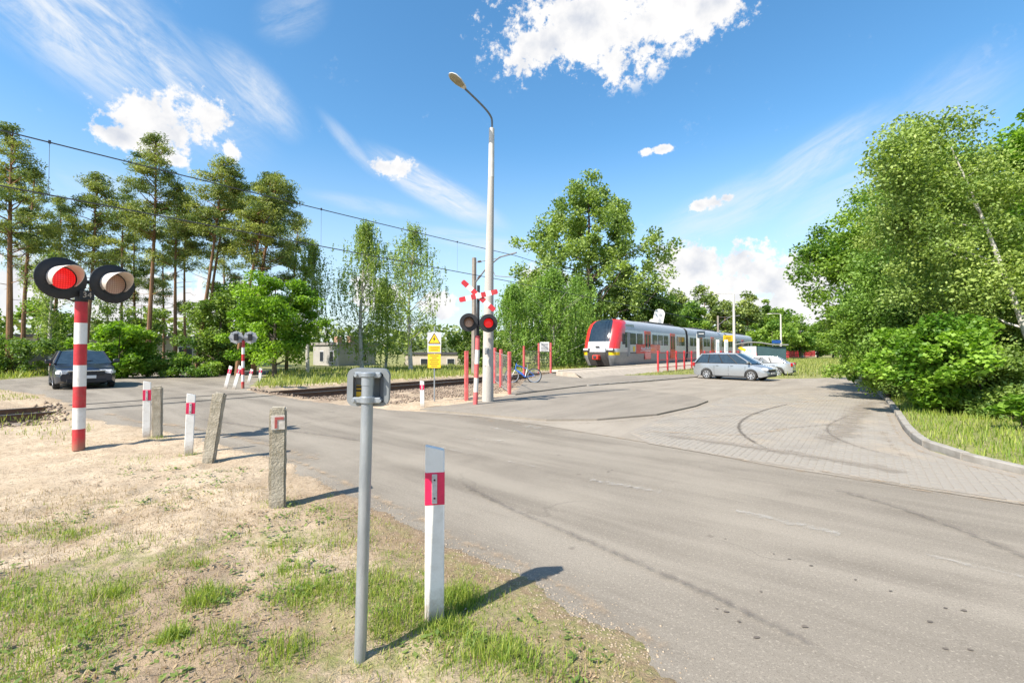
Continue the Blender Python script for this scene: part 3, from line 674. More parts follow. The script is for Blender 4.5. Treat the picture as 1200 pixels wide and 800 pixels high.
concm = M('old concrete', (.46,.41,.32), (.33,.29,.22), rough=.95, scale=9, bump=.9, bscale=45, dirt=(.20,.175,.11), dscale=6, damt=.7)
polec = M('lamp post concrete', (.47,.44,.40), (.38,.355,.32), rough=.9, scale=3, bump=.4, bscale=60, stretch=(1,1,.2))
yel = M('yellow sign', (.80,.50,.012), (.74,.44,.01), rough=.45, scale=5)
inkm = M('sign ink', (.03,.025,.02), rough=.6)
refl = M('grey reflector', (.55,.55,.53), (.40,.40,.40), rough=.35, scale=40)
pink = M('red reflective film', (.72,.02,.10), (.60,.015,.08), rough=.35, scale=12)
def lens_mat(name, lit):
    m = bpy.data.materials.new(name); m.use_nodes = True; t = NT(m.node_tree); p = m.node_tree.nodes['Principled BSDF']
    v = t.n('ShaderNodeTexCoord').outputs['Object']; sp = t.n('ShaderNodeSeparateXYZ'); t.t.links.new(v, sp.inputs[0])
    g = [t.m('ABSOLUTE', t.m('SUBTRACT', t.m('FRACT', t.m('MULTIPLY', sp.outputs[i], 30.0)), .5)) for i in (0, 2)]
    r = t.m('SQRT', t.m('ADD', t.m('MULTIPLY', g[0], g[0]), t.m('MULTIPLY', g[1], g[1])))
    dot = t.ss(r, .22, .42, 1.0, 0.0)
    if lit:
        t.put(p.inputs['Base Color'], (.35,.008,.008,1)); t.put(p.inputs['Emission Color'], t.mix(dot, (.55,.002,.006), (1.0,.03,.03))); p.inputs['Emission Strength'].default_value = .4
    else: t.put(p.inputs['Base Color'], t.mix(dot, (.36,.22,.17), (.50,.34,.27)))
    p.inputs['Roughness'].default_value = .25; return m
lens_on, lens_off = lens_mat('lit red lens', True), lens_mat('unlit lens', False)
def face_rz(nx, ny): return math.atan2(ny, nx)+math.pi/2     # local -Y looks along (nx, ny)
FRONT = Matrix(((1,0,0,0),(0,0,-1,0),(0,1,0,0),(0,0,0,1)))   # lathe z axis -> local -Y
def lamp_unit(root, x, z, rd, lit, board=None, y=-.06, hood=None):
    base = Matrix.Translation((x, y, z)) @ FRONT; k = rd/.33
    hb = MB().lathe([(0,-.22*k),(.13*k,-.22*k),(.155*k,-.18*k),(.16*k,-.01)], base, 20).build('lamp_housing', black, root)
    MB().lathe([(.05*k,-.015),(rd,-.012),(rd,.006),(rd*.97,.012),(.19*k,.012),(.19*k,.03),(.16*k,.03)], base, 40).build('lamp_board', board or black, root)
    lo = MB(); lo.lathe([(.178*k,.012),(.168*k,.03),(.12*k,.042),(.06*k,.05),(.0001,.052)], Matrix.Translation((0,0,0)) @ FRONT, 28)
    put('lens', lo.mesh('lens', lens_on if lit else lens_off), root, loc=(x, y, z))
    m = MB(); n = 28; V = []; r = .192*k
    for i in range(n+1):
        a = math.radians(-38+256*i/n); top = .5+.5*math.sin(a); L = (.04+.34*top**1.1)*k
        for rr in (r, r-.006):
            V += [base @ Vector((rr*math.cos(a), rr*math.sin(a), .005)), base @ Vector((rr*.97*math.cos(a), rr*.97*math.sin(a), L))]
    Fc = []
    for i in range(n):
        a = i*4; b = a+4; Fc += [(a,b,b+1,a+1),(a+2,a+3,b+3,b+2),(a+1,b+1,b+3,a+3)]
    Fc += [(0,1,3,2),(n*4,n*4+2,n*4+3,n*4+1)]
    m.add(V, Fc).build('hood', hood or hoodm, root)
def banded_pole(root, h, r, nb, mats, lean=(0,0), n=16, base='pole'):
    pts = [(lean[0]*h*i/nb, lean[1]*h*i/nb, h*i/nb) for i in range(nb+1)]
    return MB().tube(pts, r, n, mats=[i % 2 for i in range(nb)]).build(base, mats, root)
# left signal, nearest
p0 = G(92, 527); sg = thing('crossing_signal', 'tall red and white striped crossing signal on sandy ground, its left lamp glowing red', 'signal', p0, face_rz(.927, -.375), 'level crossing light signals')
banded_pole(sg, 2.45, .083, 7, [red, whitep])
MB().tube([(0,0,2.45),(0,0,2.62)], .085, 16).build('pole_top', black, sg)
MB().box((0,-.02,2.79), (.66,.05,.06)).build('cross_arm', black, sg, bevel=.01)
lamp_unit(sg, -.29, 2.80, .335, True); lamp_unit(sg, .41, 2.80, .335, False)
put('number', text_mesh('34', .13, whitep, .002), MB().box((.02,-.115,2.56), (.2,.01,.15)).build('number_plate', black, sg), loc=(.02, -.123, 2.56), rot=(R(90), 0, 0))
MB().tube([(-.345,.1,2.68),(-.2,.06,2.5),(-.02,.07,2.45)], .016, 8).build('cable', black, sg)
# signal with the cross, by the lamp post
p1 = G(557, 475.5); sx = thing('crossing_signal', 'crossing signal with red and white diagonal cross above two lamps, beside the lamp post', 'signal', p1, face_rz(.10, -.995), 'level crossing light signals')
banded_pole(sx, 2.1, .07, 5, [redf, whitef], lean=(.035, 0))
MB().tube([(.072,0,2.08),(.082,0,2.9),(.09,0,3.62)], .045, 12).build('pole_top', black, sx)
lamp_unit(sx, -.20, 2.50, .275, False, y=-.10, hood=black); lamp_unit(sx, .385, 2.48, .275, True, y=-.10, hood=black)
MB().box((.09,-.05,2.4), (.5,.05,.05)).build('cross_arm', black, sx)
MB().tube([(.075,0,2.05),(.076,0,2.11)], .085, 12).build('collar', M('dark red paint', (.20,.02,.03)), sx)
for ang, L, yy in ((math.atan2(-.85,.95), 1.30, -.075), (math.atan2(.27,1.12), 1.18, -.095)):
    fr_ = [0,.165,.31,.43,.57,.69,.835,1]; mb = MB(); rot = Matrix.Rotation(-ang, 3, 'Y')
    for i in range(7):
        a, b = (fr_[i]-.5)*L, (fr_[i+1]-.5)*L; w = .075; ca, cb = (.03 if i == 0 else 0), (.03 if i == 6 else 0)
        mb.prism([(a,-w+ca),(a+ca,-w),(b-cb,-w),(b,-w+cb),(b,w-cb),(b-cb,w),(a+ca,w),(a,w-ca)], .018, Matrix.Translation((.087, yy, 3.30)) @ rot.to_4x4(), i % 2)
    mb.build('cross_blade', [red, whitep], sx, smooth=False)
# far signal seen from behind
p2 = G(284.5, 455); sb = thing('crossing_signal', 'far crossing signal seen from behind, grey lamp backs on a thin striped pole', 'signal', p2, face_rz(-.45, .9), 'level crossing light signals')
banded_pole(sb, 1.85, .055, 7, [red, whitep]); MB().box((0,-.02,1.94), (.5,.05,.05)).build('cross_arm', greyp, sb)
for xx in (-.235, .235):
    bs = Matrix.Translation((xx, -.03, 1.97)) @ FRONT
    MB().lathe([(.0001,.01),(.235,.006),(.235,-.010),(.06,-.012)], bs, 24).build('lamp_board', M('pale grey board', (.46,.47,.48)), sb)
    MB().box((xx,.11,1.98), (.15,.22,.26)).build('lamp_housing', black, sb, bevel=.02)
    fn = MB()
    for a in range(8): fn.box((xx+.235*math.cos(a*.785),.0,1.97+.235*math.sin(a*.785)), (.03,.012,.05), rot=Matrix.Rotation(-a*.785+1.57, 3, 'Y'))
    fn.build('board_clip', MATS['pale grey board'], sb, kind='stuff')
# --- guide posts
def guide_post(loc, h, rz, label, lean=(0,0), grp='white guide posts with red reflector bands'):
    t = thing('guide_post', label, 'guide post', loc, rz, grp); t.rotation_euler = (lean[0], lean[1], rz)
    m = MB().prism([(-.058,-.1),(.058,-.1),(.058,h-.03),(-.058,h)], .045, Matrix.Identity(4)); m.build('post', whitep, t, bevel=.006)
    MB().box((0,0,h*.755), (.119,.049,h*.185)).build('reflector_band', pink, t, bevel=.003)
    MB().box((-.002,-.027,h*.755), (.032,.008,h*.165)).build('reflector', refl, t, bevel=.002)
    for zz in (-.055, .055): MB().lathe([(.0001,.006),(.006,.004),(.006,-.002)], Matrix.Translation((-.002,-.030,h*.755+zz)) @ FRONT, 8).build('rivet', inkm, t)
    return t
guide_post(G(509,728), 1.075, R(10), 'nearest white guide post with red reflector band, standing in grass right of the steel pole')
guide_post(G(221,532), .97, R(28), 'white guide post with red band just left of the leaning concrete post', (0, R(1.5)))
guide_post(G(171.5,514), 1.07, R(30), 'white guide post with red band touching the concrete post nearest the striped signal')
guide_post(G(495,478), .79, R(8), 'small white guide post with red band in front of the yellow warning signs', (0, R(-1)))
for a, b, h, ln, lb in [(264,455.5,.90,12,'slanting white guide post left of the far signal, leaning most to the right'), (274,456,.92,14,'thick tilted white guide post just left of the far signal pole'),
                        (291,449,.66,13,'short tilted white guide post close right of the far signal pole'), (304,447.5,.66,5,'nearly upright white guide post standing alone right of the far signal')]:
    guide_post(G(a,b), h, R(15), lb, (0, R(ln)))
# --- concrete posts
def conc_post(loc, h, w, rz, lean, label):
    t = thing('concrete_post', label, 'concrete post', loc, 0, 'old weathered concrete posts'); t.rotation_euler = (lean[0], lean[1], rz)
    me = MB().box((0,0,h/2-.1), (w,w,h+.2)).mesh('post', concm, False)
    bm = bmesh.new(); bm.from_mesh(me)
    bmesh.ops.bevel(bm, geom=bm.edges[:], offset=.022, segments=2, affect='EDGES')
    bmesh.ops.subdivide_edges(bm, edges=[e for e in bm.edges if e.calc_length() > .3], cuts=16, use_grid_fill=True)
    rs = random.Random(int(h*1000))
    for v in bm.verts:
        q = v.co*9; d = math.sin(q.x*2.1+q.z*1.3+rs.random()*.5)*math.cos(q.z*2.7+q.y*1.9); v.co += Vector((v.co.x, v.co.y, 0)).normalized()*(d*.006-.004*rs.random())
        if v.co.z > h-.12: v.co.z += rs.uniform(-.012, .004)
    bm.to_mesh(me); bm.free(); me.polygons.foreach_set('use_smooth', np.ones(len(me.polygons), bool)); me.set_sharp_from_angle(angle=.9)
    put('post', me, t); return t
c1 = conc_post(G(325,593), 1.06, .165, R(25), (0,0), 'upright concrete post with a small red and white painted mark near its top')
mk = MB().box((.0,-.0855,.90), (.13,.006,.15)).build('painted_mark', M('white mark paint', (.66,.60,.54), (.5,.45,.38), rough=.8, scale=30), c1)
MB().box((.012,-.090,.942), (.085,.006,.028)).box((-.018,-.090,.885), (.026,.006,.088)).build('corner_sign', M('dark red mark', (.34,.05,.05), (.42,.12,.10), rough=.8, scale=30), mk)
conc_post(G(244.5,541), 1.03, .165, R(20), (R(-2), R(7)), 'leaning concrete post beside the road, tilted to the right')
conc_post(G(184.5,513), .97, .155, R(30), (0, R(-.5)), 'upright concrete post farthest left, beside a white guide post')
# --- steel pole with the back of a grey box
sp_ = G(422,772); st = thing('sign_pole', 'galvanised steel pole in front carrying a grey box seen from behind', 'sign pole', sp_, R(8)); st.rotation_euler = (R(.5), R(1.3), R(6))
MB().tube([(0,0,-.2),(0,0,1.47)], .0315, 20).build('pole', galv, st)
MB().tube([(0,0,1.465),(0,0,1.515)], .034, 20).tube([(0,0,1.515),(0,0,1.522)], .030, 20).build('pole_cap', galv, st)
MB().tube([(0,0,1.37),(0,0,1.405)], .041, 20).box((-.05,.0,1.385), (.05,.03,.03)).box((.05,.0,1.385), (.04,.03,.03)).build('clamp', galv, st, bevel=.003)
MB().tube([(0,0,1.51),(0,0,1.535)], .041, 20).box((-.045,.01,1.52), (.05,.03,.03)).box((.045,.01,1.52), (.04,.03,.03)).build('clamp', galv, st, bevel=.003)
for xx, zz in ((-.07,1.385),(.068,1.385),(-.062,1.52),(.062,1.52)):
    MB().tube([(xx,-.025,zz),(xx,.02,zz)], .009, 6).build('bolt', galv, st)
def rrect(w, h, r, n=5):
    o = []
    for cx, cz, a0 in ((w/2-r,h/2-r,0),(-w/2+r,h/2-r,90),(-w/2+r,-h/2+r,180),(w/2-r,-h/2+r,270)):
        o += [(cx+r*math.cos(R(a0+90*i/n)), cz+r*math.sin(R(a0+90*i/n))) for i in range(n+1)]
    return o
cx_, cz_ = -.002, 1.452
casing = MB(); oq = rrect(.222, .205, .04); iq = rrect(.160, .165, .02); M4 = Matrix.Translation((cx_, .075, cz_))
nO = len(oq); V = [M4 @ Vector((q[0], -.055, q[1])) for q in oq]+[M4 @ Vector((q[0], .0, q[1])) for q in oq]+[M4 @ Vector((q[0], -.055, q[1])) for q in iq]+[M4 @ Vector((q[0], -.008, q[1])) for q in iq]
Fc = []
for i in range(nO):
    j = (i+1) % nO; Fc += [(i,j,nO+j,nO+i),(i,2*nO+i,2*nO+j,j),(2*nO+i,3*nO+i,3*nO+j,2*nO+j)]
Fc += [tuple(range(nO,2*nO)), tuple(range(3*nO,4*nO))[::-1]]
cs = casing.add(V, Fc).build('box_casing', greyp, st)
MB().box((cx_-.048,.060,1.425), (.044,.004,.07)).build('yellow_sticker', yel, cs)
MB().box((cx_-.056,.057,1.45), (.03,.003,.012)).box((cx_-.056,.057,1.43), (.03,.003,.010)).build('sticker_print', inkm, cs)
for xx in (-.055, .055): MB().tube([(cx_+xx,.02,1.52),(cx_+xx,.07,1.52)], .012, 8).build('bracket', galv, st)
MB().box((cx_+.075,.045,1.44), (.03,.05,.15)).build('side_bracket', M('dark steel', (.08,.09,.10)), st, bevel=.006)
# --- yellow warning signs
ws = thing('warning_sign', 'thin grey post with yellow triangle board above a yellow text board beside the track', 'sign', G(509,470), R(-4))
MB().tube([(0,0,-.2),(0,0,2.40)], .022, 10).build('pole', galv, ws)
ub = MB().box((0,-.03,1.88), (.44,.012,.66)).build('upper_board', M('pale board', (.62,.62,.60)), ws)
tri = MB().prism([(-.19,1.86),(.19,1.86),(0,2.18)], .006, Matrix.Translation((0,-.041,0))).build('triangle', yel, ub, smooth=False)
e3 = MB()
for a, b in (((-.19,1.86),(.19,1.86)),((.19,1.86),(0,2.18)),((0,2.18),(-.19,1.86))): e3.tube([(a[0],-.046,a[1]),(b[0],-.046,b[1])], .011, 4)
e3.prism([(.02,2.10),(-.045,1.99),(-.005,1.99),(-.03,1.90),(.045,2.01),(.005,2.01)], .004, Matrix.Translation((0,-.046,0))); e3.build('triangle_print', inkm, ub, smooth=False)
MB().box((0,-.041,1.68), (.38,.006,.2)).build('caption', yel, ub)
ln = MB()
for i in range(2): ln.box((random.uniform(-.02,.02),-.046,1.72-.07*i), (.29-.05*i,.003,.026))
ln.build('caption_print', M('sign brown ink', (.32,.16,.01)), ub)
lb_ = MB().box((0,-.03,1.29), (.42,.012,.44)).build('lower_board', yel, ws); ln = MB()
for i, w in enumerate((.28,.16,.30,.24,.30,.20)): ln.box((0,-.039,1.46-.066*i), (w,.003,.024))
ln.build('board_print', MATS['sign brown ink'], lb_)
# --- lamp post
lp = thing('street_lamp', 'tall grey concrete street lamp leaning its curved arm out over the road', 'street lamp', G(571.5,472))
MB().tube1([(0,0,-.3),(.02,0,2.2),(.06,0,5.0),(.13,0,8.75)], [.185,.165,.125,.075], 16).build('post', polec, lp)
MB().tube1([(.105,0,7.2),(.12,0,8.78)], [.098,.088], 14).build('top_sleeve', M('pale sleeve', (.60,.57,.53)), lp)
arm = [(.13,0,8.7),(.135,-.02,9.0),(.11,-.06,9.13),(-.05,-.2,9.3),(-.45,-.52,9.55),(-.66,-.70,9.66)]
MB().tube1(smooth_line(arm, 2), [.032]*len(smooth_line(arm, 2)), 10).build('arm', M('dark grey pipe', (.16,.18,.20), rough=.5, metal=.4), lp)
hm = Matrix.Translation((-.82,-.84,9.76)) @ Matrix.Rotation(math.atan2(-.14,-.16), 4, 'Z') @ Matrix.Rotation(R(-22), 4, 'Y')
hd = MB(); rows = [(-.24,.05,.045),(-.16,.10,.085),(.05,.165,.11),(.25,.165,.10),(.36,.10,.06),(.40,.03,.03)]; V = []
for xq, w, h in rows:
    for a in range(11): an = math.pi*a/10; V.append(hm @ Vector((xq, w*math.cos(an), h*math.sin(an))))
Fc = [(i*11+a,i*11+a+1,(i+1)*11+a+1,(i+1)*11+a) for i in range(5) for a in range(10)]+[tuple(range(11)), tuple(range(55,66))]+[(i*11,(i+1)*11,(i+1)*11+10,i*11+10) for i in range(5)]
hd.add(V, Fc).build('lamp_head', M('lamp head shell', (.60,.60,.58)), lp)
bo = MB(); rows = [(-.12,.09,.02),(.05,.145,.06),(.25,.145,.06),(.35,.07,.02)]; V = []
for xq, w, h in rows:
    for a in range(9): an = math.pi*a/8; V.append(hm @ Vector((xq, w*math.cos(an), -h*math.sin(an)-.004)))
bo.add(V, [(i*9+a,i*9+a+1,(i+1)*9+a+1,(i+1)*9+a) for i in range(3) for a in range(8)]+[tuple(range(9)), tuple(range(27,36))]).build('lamp_glass', M('lamp glass bowl', (.34,.30,.20), (.24,.21,.14), rough=.2, scale=12), lp)
MB().box((-.03,-.165,1.30), (.16,.01,.24)).build('notice', whitef, lp); MB().box((-.02,-.15,1.65), (.14,.05,.2)).build('hatch', greyp, lp, bevel=.01)
# --- red posts and mesh by the footway
mfen = M('wire mesh', (.32,.32,.30), rough=.6)
def mesh_panel(root, a, b, z0, z1, step=.1):
    m = MB(); d = b-a; L = d.xy.length; u = d/L; k = int(L/step)
    for i in range(k+1): q = a+u*(L*i/k); m.tube([(q.x,q.y,q.z+z0),(q.x,q.y,q.z+z1)], .0025, 3, cap=False)
    for i in range(int((z1-z0)/step)+1): m.tube([(a.x,a.y,a.z+z0+i*step),(b.x,b.y,b.z+z0+i*step)], .0025, 3, cap=False)
    o = m.build('wire_mesh', mfen, root, kind='stuff', smooth=False)
def red_fence(pts, h, label, panels):
    t = thing('mesh_fence', label, 'fence', pts[0], 0); q = [p-pts[0] for p in pts]
    for p, hh in zip(q, h): MB().box((p.x,p.y,p.z+hh/2-.1), (.11,.11,hh+.2), R(30)).build('post', redf, t, bevel=.012)
    for i, j in panels:
        mesh_panel(t, q[i], q[j], .12, 1.4)
        for zz in (.1, 1.42): MB().tube([q[i]+Vector((0,0,zz)), q[j]+Vector((0,0,zz))], .014, 6).build('rail', mfen, t)
    return t
red_fence([G(597,462), G(587,454.5), G(580,448)], [1.60,1.62,1.62], 'faded red fence posts with wire mesh directly right of the lamp post', [(0,1),(1,2)])
rf2 = red_fence([G(645.5,437), G(631.5,437), G(614,438.5)], [1.98,1.95,1.75], 'three red posts with wire mesh behind the bicycle, the end one carrying a white notice', [(0,1),(1,2)])
nb_ = MB().box((-.42,-.06,1.72), (.62,.02,.62), R(6)).build('notice_board', whitep, rf2); ln = MB()
for i in range(6): ln.box((-.42,-.082,1.93-.09*i), (.46 if i % 3 else .5,.006,.03), R(6))
ln.build('notice_print', M('grey print', (.22,.22,.24)), nb_)
rp = thing('marker_post', 'single slim faded red post between the warning sign and the striped cross signal', 'post', G(546.5,469)); MB().box((0,0,.72), (.12,.12,1.75), R(20)).build('post', redf, rp, bevel=.012)
MB().box((0,0,1.61), (.13,.13,.03), R(20)).build('post_cap', redf, rp, bevel=.008)
# --- bicycle
bk = thing('bicycle', 'blue and white bicycle parked by the red posts', 'bicycle', (0,0,0)); bA, bB = G(626,449.5), G(600,448.5)
bk.location = (bA+bB)/2; bk.rotation_euler = (R(4), 0, math.atan2(bB.y-bA.y, bB.x-bA.x))
tyrem = M('rubber', (.02,.02,.02), (.035,.033,.03), rough=.85, scale=9); blu = M('blue bike paint', (.03,.14,.52), (.02,.10,.42), rough=.3, coat=.5); alu = M('aluminium', (.55,.56,.58), rough=.35, metal=.8)
YX = Matrix(((1,0,0,0),(0,0,1,0),(0,1,0,0),(0,0,0,1)))
def bwheel(xx, r=.36):
    bs = Matrix.Translation((xx,0,r)) @ YX
    w = MB().lathe([(r-.052,.0),(r-.045,.02),(r-.02,.026),(r,.012),(r,-.012),(r-.02,-.026),(r-.045,-.02)], bs, 36, close=True).build('wheel', tyrem, bk)
    MB().lathe([(r-.045,.014),(r-.075,.010),(r-.075,-.010),(r-.045,-.014)], bs, 36, close=True).build('rim', alu, w)
    s_ = MB()
    for i in range(18):
        a = i*2*math.pi/18; s_.tube([bs @ Vector((.02*math.cos(a+.5),.02*math.sin(a+.5),.02*(-1)**i)), bs @ Vector(((r-.07)*math.cos(a),(r-.07)*math.sin(a),0))], .0025, 3, cap=False)
    s_.tube([bs @ Vector((0,0,-.06)), bs @ Vector((0,0,.06))], .025, 8); s_.build('spokes', alu, w)
hw = (bB-bA).xy.length/2; bwheel(-hw); bwheel(hw)
BB, SC, ST, HT, HB = (-.10,0,.30), (-.22,0,.78), (-.19,0,.68), (hw-.20,0,.86), (hw-.16,0,.66)
MB().tube([BB, HB], .034, 10).build('down_tube', blu, bk); MB().tube([BB, ST], .02, 10).build('seat_tube', whitep, bk); MB().tube([ST, HT], .02, 10).build('top_tube', blu, bk)
MB().tube([HB, (HT[0]-.02,0,.94)], .024, 10).build('head_tube', blu, bk)
for y in (-.05,.05): MB().tube([BB, (-hw,y,.36)], .012, 6).tube([ST, (-hw,y,.36)], .011, 6).build('chain_stay', blu, bk); MB().tube([HB, (hw,y,.36)], .015, 6).build('fork', whitep, bk)
MB().tube([(HT[0]-.02,0,.94),(HT[0]-.04,0,1.04)], .015, 8).tube([(HT[0]-.14,-.3,1.06),(HT[0]-.03,-.12,1.05),(HT[0]-.03,.12,1.05),(HT[0]-.14,.3,1.06)], .013, 8).build('handlebar', black, bk)
MB().tube([ST, (-.235,0,.92)], .014, 8).build('seat_post', alu, bk); MB().box((-.25,0,.95), (.27,.15,.06), taper=.8).build('saddle', black, bk, bevel=.02)
MB().lathe([(.09,.0),(.09,.006),(.02,.006)], Matrix.Translation((BB[0],-.05,BB[2])) @ FRONT, 20).box((BB[0],-.07,.22), (.02,.02,.17)).box((BB[0],-.10,.13), (.09,.06,.02)).build('crank', black, bk)
MB().box((.12,0,.48), (.34,.075,.085), rot=Matrix.Rotation(-R(36), 3, 'Y')).build('frame_bag', blu, bk, bevel=.02); MB().box((-hw-.04,0,.86), (.3,.1,.02)).build('rack', black, bk)
# ================================================================== CARS
tintg = M('car window glass', (.02,.035,.05), (.03,.05,.07), rough=.08, spec=.5, coat=.12); headg = M('headlamp glass', (.72,.74,.76), (.5,.52,.54), rough=.12, scale=14, spec=.8, coat=.7)
tailr = M('tail lamp red', (.40,.012,.015), rough=.2, coat=.6); trimk = M('black trim', (.018,.018,.02), rough=.6); chrome = M('chrome', (.75,.76,.78), rough=.15, metal=.95); rimm = M('alloy wheel', (.50,.51,.53), (.4,.41,.43), rough=.35, metal=.6); platem = M('number plate white', (.72,.72,.70), rough=.4)
def car(name, label, loc, heading, paint, L, Wd, H, prof, side, wheels, rr=.32, cat='car', under=.2, grp='cars'):
    """prof: (x, deck height); side: belt/roof corners (xb_rear, z, xb_front, z, xr_rear, xr_front); x forward"""
    t = thing(name, label, cat, loc, heading, grp); hw = Wd/2
    xs = sorted(set(np.round(np.concatenate([np.linspace(-L/2, L/2, 44)]+[w+np.linspace(-.42, .42, 19) for w in wheels]), 3))); xs = [x for x in xs if -L/2 <= x <= L/2]
    pz = lambda x: float(np.interp(x, [q[0] for q in prof], [q[1] for q in prof])); V = []; n = 15
    for x in xs:
        e = (abs(x)/(L/2)); w = hw*(1-.16*max(0, (e-.72)/.28)**2.2-.02*e); zt = pz(x); lo = under+.10*max(0, (e-.86)/.14)
        ar = 0
        for wx in wheels:
            d = abs(x-wx)
            if d < .385: ar = max(ar, rr+math.sqrt(.385**2-d*d)*.96)
        zs = max(lo+.03, ar); z3 = max(.46, zs+.03); z4 = max(.70*zt/.95, z3+.03); z4 = min(z4, zt-.06)
        half = [(0,lo),(.62*w,lo),(.975*w,zs),(w,z3),(.995*w,z4),(.955*w,zt-.045),(.86*w,zt-.008),(0,zt+.03)]
        V += [(x,-y,z) for y, z in half]+[(x,y,z) for y, z in half[-2:0:-1]]
    n = 14; k = len(xs); Fc = [(i*n+a, i*n+(a+1) % n, (i+1)*n+(a+1) % n, (i+1)*n+a) for i in range(k-1) for a in range(n)]+[tuple(range(n))[::-1], tuple(range((k-1)*n, k*n))]
    MB().add(V, Fc).build('body', paint, t)
    xbr, zbr, xbf, zbf, xrr, xrf = side; wb, wr = hw*.93, hw*.72; zr = H-.035
    B = lambda x, z, s_: Vector((x, s_*wb, z)); Rf = lambda x, s_: Vector((x, s_*wr, zr-.02))
    # roof
    V = []; rx = np.linspace(xrr, xrf, 9)
    for x in rx:
        f = (x-xrr)/(xrf-xrr); c = .05*math.sin(math.pi*f)**.7
        V += [(x, y*wr, zr-.02+(.022+c)*(1-abs(y)**2.2)+c*.25) for y in (-1,-.8,-.4,0,.4,.8,1)]
    V2 = [(a, b, c-.03) for a, b, c in V]; m = 7
    MB().add(V, [(i*m+j,(i+1)*m+j,(i+1)*m+j+1,i*m+j+1) for i in range(8) for j in range(6)]).build('roof', paint, t)
    def pane(nm, pts, ins=.0):
        c = sum((Vector(p) for p in pts), Vector())/len(pts)
        return MB().add([Vector(p) for p in pts], [tuple(range(len(pts)))]).build(nm, tintg, t, smooth=False)
    pane('windscreen', [B(xbf,zbf,-1), Vector((xbf+.16,0,zbf-.01)), B(xbf,zbf,1), Rf(xrf,1), Vector((xrf+.05,0,zr+.015)), Rf(xrf,-1)])
    pane('rear_window', [B(xbr,zbr,1), Vector((xbr-.1,0,zbr)), B(xbr,zbr,-1), Rf(xrr,-1), Vector((xrr-.04,0,zr+.01)), Rf(xrr,1)])
    for s_ in (-1, 1):
        nwin = 4 if H > 1.6 else 3; cut = [0]+([.23,.50,.76] if nwin == 4 else [.30,.64])+[1]
        for i in range(nwin):
            g = .012
            bl = lambda f: B(xbr+.1+(xbf-xbr-.12)*f, zbr+(zbf-zbr)*f, s_); tl = lambda f: Rf(xrr+.02+(xrf-xrr-.04)*f, s_)
            a, b = cut[i]+g, cut[i+1]-g; o = Vector((0, s_*.004, 0))
            pane('side_window', [bl(a)+o, bl(b)+o, tl(b)+o, tl(a)+o])
            if i: MB().tube([bl(cut[i]), tl(cut[i])], .03, 6).build('window_pillar', trimk, t)
        MB().tube([B(xbf,zbf,s_), Rf(xrf,s_)], .035, 8).tube([Rf(xrf,s_), Rf(xrr,s_)], .03, 8).tube([Rf(xrr,s_), B(xbr,zbr,s_)], .05, 8).build('roof_pillar', paint, t)
        MB().tube([B(xbr+.05,zbr-.005,s_), B(xbf,zbf-.005,s_)], .018, 6).build('window_sill', trimk, t)
        MB().box((xbf-.12, s_*(hw+.10), zbf+.09), (.12,.22,.15)).build('mirror', paint, t, bevel=.03)
        for x in (xbf-1.15, xbf-2.05): MB().box((x, s_*(hw*.995), zbf-.14), (.18,.03,.03)).build('door_handle', chrome if paint is not dark_paint else paint, t, bevel=.008)
        for x in (xbf-.35, xbf-1.35, xbf-2.25):
            if x > -L/2+.5: MB().box((x, s_*(hw*.992), .58), (.012,.012,.58)).build('door_seam', trimk, t)
        MB().box((0, s_*hw*.985, .235), (L*.50,.05,.07)).build('sill', trimk, t)
        hx = L/2-.20; hl = MB().box((hx, s_*hw*.66, pz(hx)-.10), (.36,.46,.19), rz=-s_*.38).build('headlight', headg, t, bevel=.045, seg=2)
        MB().box((-L/2+.06, s_*hw*.80, zbr-.12), (.14,.26,.24), rz=s_*.25).build('tail_light', tailr, t, bevel=.03)
        MB().lathe([(.0001,.02),(.055,.015),(.06,0)], Matrix.Translation((L/2-.045, s_*hw*.66, .40)) @ Matrix.Rotation(R(90), 4, 'Y'), 14).build('fog_lamp', headg, t)
    MB().box((L/2-.01,0,.60), (.06,1.0,.16)).build('grille', trimk, t, bevel=.02); MB().box((L/2-.005,0,.695), (.08,1.06,.05)).build('grille_bar', chrome, t, bevel=.01)
    MB().box((L/2+.002,0,.31), (.05,1.15,.13)).build('air_intake', trimk, t, bevel=.02)
    MB().box((L/2+.03,0,.465), (.02,.52,.115)).build('number_plate', platem, t, bevel=.004)
    MB().box((-L/2-.012,0,.66), (.02,.52,.115)).build('number_plate', platem, t, bevel=.004)
    MB().box((-L/2+.01,0,.36), (.08,Wd*.72,.16)).build('rear_bumper', trimk, t, bevel=.03)
    MB().tube([(xbf+.1,-.3,zbf+.05),(xbf-.05,.25,zbf+.12)], .012, 5).build('wiper', trimk, t)
